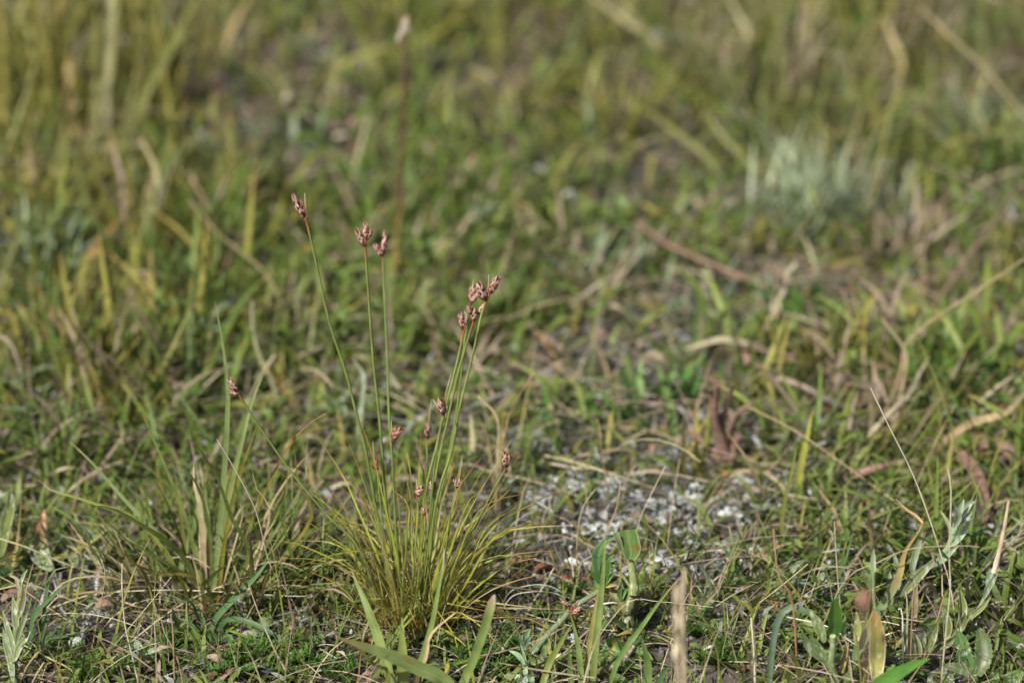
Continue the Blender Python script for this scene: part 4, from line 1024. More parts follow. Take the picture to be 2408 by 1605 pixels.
#BACK
# ================================================================== LOOSE STRAWS AND HAIRS
def straw(label, px, r, cols, y=None, dy=0.0, hs=None, name='dry_straw', cat='straw', group=None, mat=None, n=22, bumpy=0.0, flat=False):
    """either a stalk in an upright plane (y) or one lying over the ground at heights hs (mm)"""
    if hs is not None:
        pts = gpath(seg3(px, hs))
    else:
        y = on_ground(*px[0])[1] if y is None else y
        pts = path(px, y, dy)
    low = min(pts, key=lambda q: q[2])
    o = thing(name, label, cat, low, group)
    m = MB()
    if not flat and r > .0003: r *= .78
    if flat: add_leaf(m, pts, r * 2, cols, 'thread', n, 3, .3)
    else: add_tube(m, pts, r, r * .6, cols, n, 5, bumpy)
    m.build('stem' if not flat else 'blade', mat or M_DRY, o)
    return o
def two(a, b): return [(0, A(a)), (1, A(b))]
HAIR = two((.40, .36, .25), (.48, .44, .34)); TAN = two((.25, .19, .10), (.32, .25, .15)); BRN = two((.24, .13, .06), (.36, .23, .12)); WHT = two((.48, .47, .42), (.52, .51, .47))

straw('long straight straw lying aslant over the pebble patch', c4((500, 1560), (760, 1320), (1000, 1140), (1230, 1030), (1520, 935)), .00030, HAIR, hs=[1, 5, 9, 8, 4])
straw('pale thread arching level across the foot of the flat-bladed grass', c4((250, 1160), (500, 1075), (760, 1050), (1100, 1048), (1676, 1080), (1800, 1060)), .00022, HAIR, hs=[2, 8, 10, 10, 8, 2])
straw('thin hair stalk curving down through the flat-bladed grass', c4((1700, 1180), (1620, 1060), (1520, 900), (1440, 600), (1330, 380), (1220, 195)), .00018, HAIR, y=on_ground(*c4((1700, 1180))[0])[1], dy=.0)
straw('thin straw with a forked bristly ear rising from the bottom litter', c8((2230, 1640), (2160, 1330), (2080, 1130), (1990, 960), (1950, 800)), .00028, TAN, dy=.004)
straw('broken bristle lying against the forked ear', c8((2085, 1120), (2090, 950), (2065, 740)), .0003, TAN, y=on_ground(*c8((2230, 1640))[0])[1] + .001)
straw('upright pale straw standing over the pebbles', c8((1690, 1600), (1600, 1250), (1510, 850), (1475, 400), (1480, 120)), .0003, two((.36, .36, .22), (.46, .44, .3)), dy=.006)
straw('curling tan straw rising from the pebbles to the lance leaf', c8((1090, 1180), (1150, 950), (1230, 560), (1270, 250), (1215, 50)), .0002, TAN, dy=.004)
straw('long green-tan runner stalk crossing the bottom corner', c8((970, 1560), (850, 1400), (600, 1270), (350, 1140), (80, 1020), (-100, 950)), .00035, two((.30, .30, .14), (.24, .27, .10)), hs=[1, 3, 5, 6, 6, 5])
straw('fine tan stalk slanting from the lance leaves down over the pebbles', c8((1270, 1060), (900, 860), (560, 640), (250, 420), (-60, 250)), .00022, TAN, hs=[1, 5, 9, 10, 8])
straw('taut thread slanting from the pink-tipped leaf into the grass', c8((-80, -200), (300, -80), (560, 30), (850, 150), (1150, 230), (1500, 265), (2100, 265)), .00028, two((.34, .34, .18), (.45, .4, .25)), hs=[16, 14, 12, 10, 9, 7, 2])
straw('bundle stalk curving under the flat-bladed grass', c8((620, 560), (900, 500), (1220, 470), (1500, 590), (1800, 670), (2313, 690), (2600, 690)), .0005, TAN, hs=[1, 4, 6, 6, 5, 4, 1])
straw('bent tan straw crossing the moss at the bottom', c8((320, 1400), (700, 1300), (1100, 1180), (1380, 1090)), .00025, BRN, hs=[1, 3, 3, 1])
straw('short kinked yellow straw standing at the corner', c8((230, 1600), (310, 1400), (420, 1240), (470, 1190)), .00035, TAN, hs=[1, 6, 9, 10])
straw('pale blunt straw standing by the corner shoot', c8((380, 1600), (440, 1470), (530, 1320)), .00045, two((.5, .42, .24), (.5, .42, .28)), hs=[1, 6, 10])
straw('brown stick lying in the bottom litter', c8((1240, 1480), (1450, 1270), (1750, 980)), .00045, BRN, hs=[1, 2, 2])
straw('dark forked twig standing on the white pebbles', c8((1210, 1000), (1120, 900), (1060, 760), (1000, 660)), .0006, two((.10, .09, .09), (.12, .10, .09)), hs=[.5, 3, 5, 6], name='twig', cat='twig', mat=M_WOOD)
straw('white curved awn looping beside the sedge', c9((90, 470), (280, 250), (560, 150), (800, 150), (1000, 240), (1180, 390)), .00017, WHT, y=on_ground(*c9((90, 560))[0])[1], dy=.0)
straw('second white awn running below the looping one', c9((100, 465), (300, 320), (560, 240), (850, 245), (1060, 320)), .00016, WHT, y=on_ground(*c9((90, 560))[0])[1] - .002)
straw('pale thread running level past the fallen spikelets', c9((90, 490), (350, 570), (650, 610), (1000, 605), (1400, 560), (1720, 510)), .0002, WHT, y=on_ground(*c9((90, 560))[0])[1] - .004)
straw('orange straw sloping below the white awns', c9((1000, 900), (800, 740), (560, 620), (300, 590), (40, 600)), .00035, two((.38, .19, .07), (.36, .24, .08)), hs=[1, 3, 6, 8, 8])
straw('orange-brown stalk leaning over the fallen spikelets', c5((565, 960), (530, 850), (480, 700), (410, 530), (350, 422)), .00028, BRN, dy=.0)
straw('kinked pale straw forking beside the fallen spikelets', c5((265, 1060), (320, 980), (400, 860), (475, 725)), .0003, two((.45, .36, .2), (.5, .47, .36)), dy=.002)
straw('hair-thin stalk rising behind the chewed leaf', c5((1040, 520), (1100, 380), (1180, 200), (1285, -10)), .00018, HAIR, y=on_ground(*c5((1010, 700))[0])[1] + .006)
straw('red-brown hair rising beyond the sedge leaves', c15((740, 1640), (700, 1480), (670, 1250), (660, 1120), (640, 1045)), .0002, BRN, dy=.012)
straw('bowed tan stalk curving between sedge and chewed herb', c5((650, 900), (640, 700), (650, 450), (690, 280), (780, 150)), .0003, TAN, dy=.014)
straw('brown stalk leaning towards the chewed herb', c5((640, 860), (780, 640), (880, 420), (940, 260), (960, 90)), .0003, two((.30, .20, .13), (.33, .22, .15)), dy=.02)
straw('thin taut thread strung from the silver stalk to the grass', c5((560, 770), (680, 690), (790, 625), (880, 560)), .0002, HAIR, y=on_ground(*c5((560, 880))[0])[1])
straw('faint level thread in front of the pale stalks', c5((700, 1010), (1000, 990), (1250, 975), (1640, 1015)), .00014, HAIR, y=on_ground(*c5((1050, 1350))[0])[1])
straw('long pale hair stalk sweeping down to the silky herb', c6((1450, 1400), (1390, 1000), (1330, 790), (1250, 540), (1150, 280), (1010, 0), (900, -230)), .00027, HAIR, y=on_ground(*c6((1450, 1400))[0])[1], dy=.012)
straw('upright pale hair stalk standing through the silky herb', c6((1325, 1640), (1350, 1350), (1385, 1000), (1380, 800), (1390, 400), (1370, 262)), .00027, HAIR, dy=.010)
straw('red-brown wiry stalk rising from the leaf rosette', c6((480, 1250), (425, 1090), (345, 930), (322, 800), (308, 628)), .0004, BRN, y=r1['_o'][1], dy=.004)
straw('stiff white straw standing beside the arched blade', c6((200, 1640), (190, 1400), (172, 1172)), .0005, two((.5, .44, .32), (.6, .56, .46)))
straw('white thread lying across the bright green leaf', c6((390, 1165), (640, 1225), (800, 1330), (960, 1440)), .00022, WHT, hs=[14, 13, 9, 3])
straw('pale stick lying behind the toothed leaves', c7((1380, 1060), (1550, 1110), (1740, 1160)), .0004, TAN, hs=[4, 5, 4])
straw('long diagonal thread behind the spotted leaf', c7((-60, 1050), (300, 690), (640, 470), (950, 345), (1400, 320), (1560, 330)), .0002, two((.3, .25, .14), (.4, .34, .2)), y=r1['_o'][1] + .004)
straw('brown stalk standing between the silky leaves', c7((1030, 1340), (1100, 1180), (1180, 980), (1240, 770)), .0003, BRN, y=r2['_o'][1])
straw('tan stalk leaning behind the silky herb', c7((1260, 1090), (1150, 900), (1010, 670)), .0004, TAN, y=r2['_o'][1] + .014)
straw('dead brown stem bristling from the folded silky leaf', c7((960, 1060), (950, 900), (968, 690)), .00035, BRN, y=r2['_o'][1] - .003)
straw('short dead spine above the folded silky leaf', c7((930, 1050), (905, 900), (890, 740)), .0003, two((.3, .26, .2), (.4, .36, .3)), y=r2['_o'][1] - .003)
straw('pale needle lying on the folded silky leaf', c7((900, 1010), (860, 950), (822, 898)), .0003, two((.55, .5, .4), (.6, .56, .48)), y=r2['_o'][1] - .004)
straw('thin hair stalk at the far right edge', c10((2353, 1120), (2310, 1030), (2230, 932)), .00025, HAIR, dy=.01)
straw('thin hair stalk rising in the spotted herb', c7((420, 1620), (380, 1350), (310, 1000), (270, 600), (240, 100)), .0002, HAIR, y=r1['_o'][1] - .002, dy=.01)
# mid-distance stalks
straw('long tan stem sloping down from the dry grass towards the silver herb', c10((960, 750), (1200, 870), (1450, 1040), (1640, 1180), (1850, 1330), (2060, 1470)), .00038, TAN, hs=[22, 20, 15, 9, 4, 1])
straw('hooped dry blade bending over in front of the red roots', c10((815, 1215), (870, 1105), (980, 1075), (1100, 1110), (1200, 1220)), .0007, TAN, flat=True, mat=M_DRY)
straw('bent straw with a broken top standing in the dry meadow', c10((1715, 880), (1740, 700), (1765, 540), (1755, 465), (1650, 325)), .0007, two((.27, .2, .11), (.36, .31, .2)), dy=.01)
straw('long straw leaning up from the broken stalk to the right', c10((1640, 660), (1745, 560), (1755, 450), (1900, 320), (2100, 190), (2353, 20)), .0006, TAN, y=on_ground(*c10((1715, 880))[0])[1], dy=.02)
o = straw('seed-headed straw tilting over the litter behind the sedge', c10((990, 515), (1050, 390), (1100, 280), (1150, 170), (1195, 85)), .0007, two((.3, .24, .14), (.4, .34, .23)), dy=.02)
for k_ in range(14):
    b = spline(path(c10((990, 515), (1050, 390), (1100, 280), (1150, 170), (1195, 85)), on_ground(*c10((990, 515))[0])[1], .02), 40)[int(18 + k_ * 1.5)]
    m = MB(); add_leaf(m, [b, b + A([rng.normal(.0006, .001), rng.normal(0, .001), .002]), b + A([rng.normal(.0012, .001), rng.normal(0, .001), .005])], .0014, [(0, STRAW * .7), (1, PALE * .75)], 'lance', 5, 3); m.build('spikelet', M_DRY, o)
straw('broad dry blade curving across the litter at the right', c10((1860, 1040), (1950, 930), (2100, 830), (2250, 790), (2353, 690), (2420, 640)), .0012, TAN, hs=[1, 8, 14, 16, 16, 14], flat=True)
straw('pale level straw bent at its end beyond the sedge leaves', c15((500, 1320), (640, 1300), (870, 1280), (900, 1430)), .0006, TAN, hs=[6, 8, 8, 1])
straw('long straw dipping from the litter towards the red roots', c15((700, 1110), (900, 1115), (1120, 1160), (1330, 1280)), .0006, TAN, hs=[3, 6, 5, 1])
straw('long straw running down behind the chewed herb', c15((260, 1320), (480, 1370), (700, 1440), (1060, 1560)), .0006, two((.34, .33, .18), (.42, .36, .22)), hs=[6, 8, 7, 2])
straw('thick tan stick lying across the pale litter', c15((-60, 830), (150, 800), (380, 775), (560, 740)), .0011, TAN, hs=[1.5, 2, 2, 1.5])
straw('two-toned dead stem standing in the pale litter', c15((740, 760), (690, 620), (640, 500), (590, 410)), .0008, TAN, dy=.01)
straw('short orange stem tilted in the pale litter', c15((420, 710), (330, 590), (260, 500), (200, 400)), .0007, two((.38, .26, .13), (.36, .2, .08)), dy=.01)
straw('curved straw rising by the orange withered blade', c11((520, 1420), (480, 1260), (420, 1100), (380, 950)), .0009, TAN, dy=.01)
straw('long straw lying from the grass to the sedge behind', c11((860, 1440), (740, 1350), (560, 1220), (440, 1120)), .0008, TAN, hs=[1, 4, 8, 10])
straw('dark wiry stalk standing at the left edge', c11((200, 1568), (155, 1350), (150, 1160)), .0006, two((.14, .10, .07), (.2, .15, .1)), dy=.006)
straw('pale dead stalk leaning from the left edge', c11((140, 1250), (70, 1160), (-40, 1080)), .0009, two((.45, .36, .26), (.5, .42, .32)), y=on_ground(60, 960)[1])
straw('pinkish stem slanting through the left-hand grass', c11((960, 1040), (880, 960), (810, 850), (760, 760)), .0010, two((.34, .2, .14), (.3, .2, .12)), dy=.02)
straw('long tan stem slanting behind the upright blade', c11((1560, 1040), (1420, 800), (1260, 650), (1130, 540), (1000, 380)), .0007, two((.24, .22, .09), (.28, .22, .13)), y=on_ground(*c11((1560, 1100))[0])[1], dy=.05)
straw('tan stem with pinkish feathery ear in the left-hand grass', c11((1250, 700), (1150, 520), (1080, 400), (1000, 240)), .0011, two((.28, .21, .12), (.38, .27, .19)), dy=.03)
straw('withered rust-coloured blade curling at the left', c11((190, 1260), (230, 1100), (270, 1000), (285, 920)), .0019, two((.34, .16, .08), (.36, .19, .10)), dy=.01, flat=True)
straw('slim rust-coloured blade leaning in the left-hand grass', c11((430, 720), (500, 620), (560, 560), (620, 480)), .0013, two((.24, .2, .06), (.36, .17, .06)), y=on_ground(*c11((410, 900))[0])[1], dy=.02, flat=True)
straw('wide yellow-green blade leaning right in the left-hand grass', c11((405, 920), (440, 720), (500, 600)), .0018, two((.24, .25, .05), (.24, .24, .06)), dy=.014, flat=True, mat=M_LEAF)
straw('forked green stem leaning through the left-hand grass', c11((700, 720), (760, 500), (820, 250), (740, 60)), .0016, two((.16, .18, .06), (.32, .27, .14)), dy=.03, flat=True, mat=M_LEAF)
straw('thin upright pale shoot beside the yellow blade', c11((1500, 1540), (1430, 1340), (1360, 1180), (1330, 1040), (1330, 920)), .0007, two((.25, .24, .13), (.30, .32, .2)), dy=.02)
straw('crossed straw leaning against the thin pale shoot', c11((1270, 1540), (1330, 1400), (1400, 1270), (1450, 1195)), .0007, two((.17, .22, .1), (.45, .35, .24)), dy=.006)
straw('bold yellow blade drooping behind the flat-bladed grass', c11((1568, 1430), (1520, 1400), (1420, 1300), (1340, 1180)), .0013, two((.30, .17, .05), (.26, .25, .07)), y=on_ground(*c11((1568, 1500))[0])[1], dy=.01, flat=True, mat=M_LEAF)
straw('broad upright yellow-green leaf behind the flat-bladed grass', c2((790, 330), (795, 220), (805, 105)), .0016, two((.2, .23, .06), (.24, .26, .07)), dy=.01, flat=True, mat=M_LEAF)
straw('upright yellow leaf beside the bold drooping blade', c2((540, 60), (545, -20), (560, -90)), .0016, two((.26, .23, .05), (.28, .26, .07)), y=on_ground(*c2((540, 200))[0])[1], dy=.01, flat=True, mat=M_LEAF)
straw('silver leaf standing behind the two middle sedge stalks', c2((1030, 600), (1035, 350), (1060, 100), (1000, 0)), .0008, two((.16, .2, .09), (.26, .31, .24)), dy=.02, flat=True, mat=M_SILVER)
straw('branched dead stem standing behind the sedge, right of its stalks', c2((1870, 900), (1880, 600), (1880, 350), (1760, 210)), .0005, two((.25, .24, .12), (.45, .33, .2)), dy=.01)
straw('thin pinkish-tipped stalk rising beyond the sedge', c2((1870, 640), (1930, 430), (1985, 260), (2110, 60)), .0003, two((.25, .2, .1), (.38, .22, .16)), y=on_ground(*c2((1850, 900))[0])[1], dy=.01)
straw('second branch of dead stem beyond the sedge', c2((1870, 620), (1830, 500), (1775, 365)), .0004, TAN, y=on_ground(*c2((1870, 900))[0])[1] + .003)
straw('pale blade stub standing beyond the sedge', c2((1720, 600), (1725, 460), (1715, 330)), .0009, two((.36, .34, .18), (.42, .38, .24)), dy=.004, flat=True)
# twigs and red-brown wood
RED = two((.13, .088, .062), (.17, .115, .085))
straw('reddish fallen twig lying across the green turf behind the sedge', [(1500, 525), (1580, 580), (1690, 628), (1790, 668), (1860, 690)], .0019, RED, hs=[12, 11, 10, 8, 5], name='twig', cat='twig', mat=M_WOOD, bumpy=.08)
straw('brown twig propped up in the dry meadow at the right', c14((1700, 1740), (1830, 1560), (1960, 1360), (2100, 1180), (2220, 1000)), .0016, two((.13, .09, .06), (.16, .11, .075)), hs=[2, 7, 12, 14, 14], name='twig', cat='twig', mat=M_WOOD, bumpy=.1)
straw('pinkish bark strip lying at the right edge of the grass', c10((1990, 925), (2150, 940), (2353, 1010), (2480, 1060)), .0030, RED, hs=[6, 7, 6, 5], name='bark_strip', cat='bark', mat=M_WOOD, flat=True)
straw('dark bark strip curving down at the right edge', c10((1990, 970), (2080, 1040), (2130, 1130), (2160, 1280), (2110, 1420)), .0019, two((.14, .08, .062), (.17, .105, .085)), hs=[9, 9, 8, 6, 2], name='bark_strip', cat='bark', mat=M_WOOD, flat=True)
straw('grey-brown stick lying in the right-hand litter', c10((1040, 600), (1180, 630), (1300, 680), (1400, 740)), .0017, two((.28, .2, .16), (.2, .17, .15)), hs=[7, 8, 8, 5], name='twig', cat='twig', mat=M_WOOD, bumpy=.12)
straw('pale reddish stick half buried in the tangled litter', c10((1470, 1110), (1560, 1080), (1680, 1050), (1820, 1030)), .0020, two((.32, .2, .16), (.28, .18, .14)), hs=[5, 6, 6, 4], name='twig', cat='twig', mat=M_WOOD, bumpy=.12)
rt = px_thing('red_root', 'forked red-brown dead root standing out of the litter', 'root', *c10((880, 1040))[0])
for pr, r in [(((890, 1050), (850, 930), (810, 800), (820, 650)), .0014), (((890, 1040), (870, 920), (920, 790), (1000, 740)), .0012), (((880, 1030), (780, 950), (690, 890)), .0012), (((890, 1040), (1000, 1010), (1160, 1030)), .0014), (((870, 1000), (850, 860), (880, 720), (900, 640)), .0010), (((880, 1060), (900, 980), (930, 900)), .0022), (((950, 1010), (1060, 990), (1150, 960)), .0008), (((840, 900), (800, 820), (785, 700)), .0011), (((880, 980), (830, 900), (835, 780)), .0013)]:
    m = MB(); add_tube(m, path(c10(*pr), rt['_o'][1], rng.uniform(-.008, .008)), r, r * .6, [(0, A([.17, .11, .085])), (1, A([.13, .08, .062]))], 12, 6, .15); m.build('root_fork', M_WOOD, rt)
# tall brown flower stalk
tb = px_thing('brown_flower_stalk', 'tall dark brown stalk with a pale withered head rising behind the sedge', 'stalk', *c13((505, 1500))[0])
pts = path(c13((505, 1500), (522, 1350), (538, 1000), (555, 700), (558, 400), (563, 170)), tb['_o'][1], .012)
m = MB(); add_tube(m, pts, .00085, .00066, [(0, A([.16, .13, .04])), (.12, A([.12, .06, .026])), (.5, A([.075, .034, .022])), (1, A([.11, .065, .045]))], 30, 7, .10); m.build('stem', M_WOOD, tb)
for k_ in range(11):
    a = k_ * 2.4; b = pts[-1] + A([0, 0, -.001 + .0009 * (k_ % 4)])
    m = MB(); add_leaf(m, [b, b + A([.0010 * math.cos(a), .0010 * math.sin(a), .002]), b + A([.0007 * math.cos(a) + .0006, .0007 * math.sin(a), .0042])], .0012, [(0, A([.34, .3, .24])), (.5, A([.55, .5, .42])), (1, A([.5, .3, .18]))], 'lance', 6, 3); m.build('withered_bract', M_DRY, tb)
m = MB(); add_leaf(m, [pts[-1], pts[-1] + A([-.002, 0, -.001]), pts[-1] + A([-.0025, 0, -.0045])], .0012, two((.5, .48, .4), (.4, .36, .28)), 'lance', 6, 3); m.build('withered_bract', M_DRY, tb)

# ================================================================== TALL BLADES AT THE TOP
def tall(label, px, wmm, cols, dy=0.0, base=None, mat=None, prof='grass'):
    y = on_ground(*(base or px[0]))[1]
    pts = path(([base] if base else []) + px, y, dy)
    o = thing('tall_grass', label, 'grass', (pts[0][0], pts[0][1], pts[0][2] + .0008))
    cols = [(a_, A(c_) * .82) for a_, c_ in cols]
    m = MB(); add_leaf(m, pts, wmm * .00072, cols, prof, 16, 3, .25, (0, -1, .3)); m.build('blade', mat or M_LEAF, o)
    return o
tall('long green blade leaning right across the upper left meadow', [(280, 370), (306, 289), (352, 200), (400, 110), (459, 0), (500, -80)], 5.0, grad(A([.20, .22, .055])), .03)
tall('pale upright stem standing in the upper left meadow', [(252, 340), (250, 230), (256, 120), (260, 0), (262, -60)], 3.6, grad(A([.32, .31, .17])), .03, prof='blunt')
tall('bright yellow upright blade in the upper left meadow', [(112, 300), (108, 200), (104, 110), (105, 60)], 5.2, grad(A([.33, .32, .055])), .03, prof='lance')
tall('green blade standing at the upper left edge', [(30, 260), (45, 160), (62, 60), (75, -40)], 5.0, grad(A([.15, .20, .05])), .02)
tall('tan dry blade top leaning left of the pale stem', [(175, 330), (165, 200), (148, 80), (138, -20)], 3.2, grad(A([.36, .27, .11])), .02, mat=M_DRY)
tall('yellow-green blade standing right of the pale stem', [(225, 330), (222, 180), (225, 0), (226, -50)], 4.0, grad(A([.22, .22, .06])), .03)
tall('tan blade slanting in front of the dark hollow at the top', [(520, 130), (535, 85), (565, 30), (600, -30)], 4.4, grad(A([.34, .26, .11])), .02, base=(505, 190), mat=M_DRY)
tall('narrow drooping yellow-tipped blade beside the brown stalk', c13((770, 820), (790, 650), (795, 500), (808, 370)), 3.6, grad(A([.22, .25, .055]), ORANGE), .02)
tall('short leafy blade leaning towards the brown stalk', c13((420, 1100), (300, 900), (180, 780)), 2.6, grad(A([.15, .2, .06])), .02)
tall('curved olive blade left of the brown stalk', c13((540, 560), (440, 420), (370, 250), (330, 150)), 3.4, grad(A([.2, .2, .05])), .04)
tall('pale straw-coloured stub lying in the dark centre', c13((1185, 600), (1280, 560), (1375, 520)), 4.4, grad(A([.46, .38, .18])), .0, mat=M_DRY, prof='blunt')
tall('orange straw stub beside the pale one', c13((1560, 640), (1490, 570), (1430, 520)), 3.4, grad(A([.40, .3, .15])), .0, mat=M_DRY)
tall('tall pale dry blade bending at the top right', c14((660, 440), (760, 280), (800, 180), (740, 60), (690, -40)), 3.6, grad(A([.40, .36, .2])), .03, mat=M_DRY)
tall('feathery straw leaning down from the top edge', c14((290, 190), (160, 110), (60, 40), (-40, -30)), 4.0, grad(A([.44, .40, .22])), .0, base=c14((340, 330))[0], mat=M_DRY)
tall('second feathery straw leaning from the top edge', c14((270, 180), (190, 80), (110, -20)), 3.6, grad(A([.42, .36, .2])), .0, base=c14((330, 320))[0], mat=M_DRY)
tall('long straight straw slanting through the upper right meadow', c14((2320, 700), (2200, 540), (2050, 360), (1900, 220), (1690, 20)), 1.6, grad(A([.38, .32, .17])), .0, base=c14((2340, 900))[0], mat=M_DRY, prof='blunt')
tall('golden straw standing at the upper right', c14((1110, 420), (1120, 220), (1120, 60), (1115, -40)), 3.2, grad(A([.36, .31, .13])), .02, mat=M_DRY)
tall('golden straw with nodding ear at the upper right', c14((1580, 520), (1610, 330), (1560, 190), (1520, 80)), 3.4, grad(A([.38, .31, .14])), .02, mat=M_DRY)
tall('thin olive stem standing before the pale silver clump', c14((1420, 1290), (1460, 1060), (1500, 850), (1550, 600), (1600, 420)), 1.5, grad(A([.24, .24, .07])), .03, prof='blunt')
tall('arched yellow straw reaching in from the right edge', c14((1790, 830), (1900, 740), (2050, 710), (2258, 680), (2360, 670)), 1.6, grad(A([.36, .32, .12])), .0, base=c14((1770, 960))[0], prof='blunt', mat=M_DRY)
tall('fine arched straw above the upper left meadow', c12((-60, 110), (60, 75), (250, 55), (420, 90), (510, 130)), .9, grad(A([.42, .33, .17])), .0, base=c12((-60, 500))[0], prof='blunt', mat=M_DRY)
tall('wide green blade leaning in the upper right meadow', c14((700, 960), (560, 800), (400, 680), (220, 540)), 3.0, grad(A([.19, .2, .05])), .02)
tall('yellow-green blade crossing the wide one', c14((940, 980), (840, 880), (690, 740), (560, 560)), 3.4, grad(A([.25, .27, .08])), .03)
tall('orange-green blade leaning at the far right', c14((2180, 1000), (2100, 800), (2010, 580), (1930, 450)), 3.4, grad(A([.2, .2, .07]), ORANGE), .03)

# ================================================================== SILVERY CLUMPS BEHIND
def silver_clump(label, u, v, n, L, spread, w, pal, name='silver_clump'):
    o = px_thing(name, label, 'herb', u, v)
    for q in range(n):
        a = rng.uniform(0, 6.283); b = A(o['_o']) + A([rng.normal(0, spread), rng.normal(0, spread * .7), 0]); b[2] = float(terrain(b[0], b[1])) - .0006
        c = pick1(pal)
        wild_blade('leaf', o, b, a, L * rng.uniform(.5, 1.15), rng.uniform(.7, 1.5), rng.uniform(.1, 1.2), w * rng.uniform(.7, 1.2), grad(c), M_SILVER if pal == 'silver' else M_LEAF, 'lance', 8)
    return o
silver_clump('pale silvery leaf clump standing in the right background', 1890, 545, 110, .038, .013, .0013, 'mist')
silver_clump('fine pale green leaf spray among the silvery clump', 1900, 520, 70, .040, .014, .0012, 'mist')
silver_clump('pale blue-green leaf group behind the fallen red twig', 1405, 640, 40, .018, .010, .0028, 'silver')
silver_clump('silvery upright herb in the left-hand grass', 115, 660, 34, .032, .007, .0020, 'silver')
silver_clump('pale green leafy herb at the far right by the straws', 2250, 880, 26, .024, .010, .003, 'green')
silver_clump('bright green leafy sprout right of the bent straw', 2215, 940, 18, .022, .007, .003, 'bright')
silver_clump('fresh green broad-leaved sprout in the pale litter', 1440, 990, 26, .018, .013, .0024, 'bright')
silver_clump('second fresh green sprout beside the pale litter', 1600, 950, 18, .018, .010, .0024, 'bright')
silver_clump('green rosette half hidden behind the seed-headed straw', 1905, 760, 16, .018, .007, .0038, 'bright')
silver_clump('fine blue-green tuft behind the sedge stalks', 1160, 800, 60, .024, .010, .0014, 'green')
silver_clump('pale silver herb at the upper right edge', 2270, 330, 40, .028, .010, .0018, 'silver')
silver_clump('small silvery rosette in the upper dark hollow', 650, 350, 20, .016, .006, .0022, 'silver')
silver_clump('spreading green herb behind the fallen twig', 1330, 560, 34, .020, .016, .0034, 'green')
silver_clump('bluish green leaf group under the fallen twig', 1690, 720, 34, .014, .014, .0020, 'silver')

# ================================================================== labels by landmark
MARKS = [(975, 1450, 'the sedge tuft'), (490, 1400, 'the flat-bladed grass tuft'), (150, 1330, 'the lance-leaved herb'), (45, 1560, 'the corner shoot'), (490, 1520, 'the bluish grass runner'), (1490, 1500, 'the chewed herb'), (1215, 1570, 'the little cudweed'),
         (1590, 1590, 'the pale foreground stalks'), (2050, 1590, 'the spotted leaf'), (2150, 1570, 'the silky herb'), (2090, 1450, 'the silver herb'), (2300, 1590, 'the toothed leaves'), (1900, 1310, 'the tangled grass clump'), (1715, 1090, 'the red forked root'), (2300, 1060, 'the pinkish bark strip'),
         (2110, 1000, 'the bent broken straw'), (1790, 830, 'the seed-headed straw'), (1700, 640, 'the reddish fallen twig'), (2260, 700, 'the propped brown twig'), (1890, 540, 'the silvery leaf clump'), (1440, 990, 'the fresh green sprout'), (1405, 640, 'the pale blue-green leaves'), (1160, 800, 'the fine blue-green tuft'),
         (928, 665, 'the tall brown stalk'), (1045, 370, 'the narrow yellow-tipped blade'), (1230, 270, 'the pale straw stub'), (280, 370, 'the long leaning blade'), (112, 300, 'the bright yellow blade'), (115, 660, 'the silvery upright herb'), (90, 860, 'the rust-coloured withered blade'), (450, 560, 'the pinkish feathery ear'),
         (660, 1000, 'the bold drooping yellow blade'), (650, 350, 'the silvery rosette in the dark hollow'), (530, 170, 'the slanting tan blade'), (1540, 130, 'the feathery straws'), (1700, 190, 'the bending pale dry blade'), (1900, 180, 'the golden straw'), (2110, 230, 'the nodding golden ear'), (2270, 330, 'the pale silver herb'), (2330, 400, 'the arched yellow straw'),
         (690, 1590, 'the dark slate chip'), (210, 1450, 'the white pebbles'), (330, 800, 'the curved straw'), (1330, 920, 'the thick tan stick'), (1560, 800, 'the dead two-toned stem')]
def near_mark(u, v):
    g = on_ground(u, v)
    return min(MARKS, key=lambda q: float(np.sum((on_ground(q[0], q[1]) - g) ** 2)))[2]
def sized(s, lo, hi):
    return 'small' if s < lo else 'large' if s > hi else 'middling'

# ================================================================== LICHEN AND PEBBLES
def lichen(o, n, L, bright):
    m = MB()
    for q in range(n):
        a = rng.uniform(0, 6.283)
        c = A([.46, .49, .49]) * bright * rng.uniform(.7, 1.15)
        b = A([rng.normal(0, L * .35), rng.normal(0, L * .3), -.0003])
        p1 = wild(b, a, L * rng.uniform(.5, 1.1), rng.uniform(.2, 1.1), rng.uniform(-.7, .3), 4, .5)
        add_leaf(m, p1, L * rng.uniform(.18, .34), [(0, c * .7), (1, c)], 'spoon', 7, 3, -.6, (-math.cos(a), -math.sin(a), .9), rng.normal(0, .6), wavy=.15)
        for s in (-1, 1):
            p2 = wild(p1[2], a + s * rng.uniform(.5, 1.1), L * rng.uniform(.25, .5), rng.uniform(0, .6), rng.uniform(-.5, .3), 3, .4)
            add_leaf(m, p2, L * rng.uniform(.14, .24), [(0, c * .8), (1, c * 1.1)], 'spoon', 6, 3, -.6, (-math.cos(a), -math.sin(a), .9))
    me = m.mesh('thallus', M_LICHEN)
    t = bpy.data.objects.new('thallus', me); col.objects.link(t); t.parent = o
    return o
protos = []
LG_ = 'grey lichen scraps on the soil'
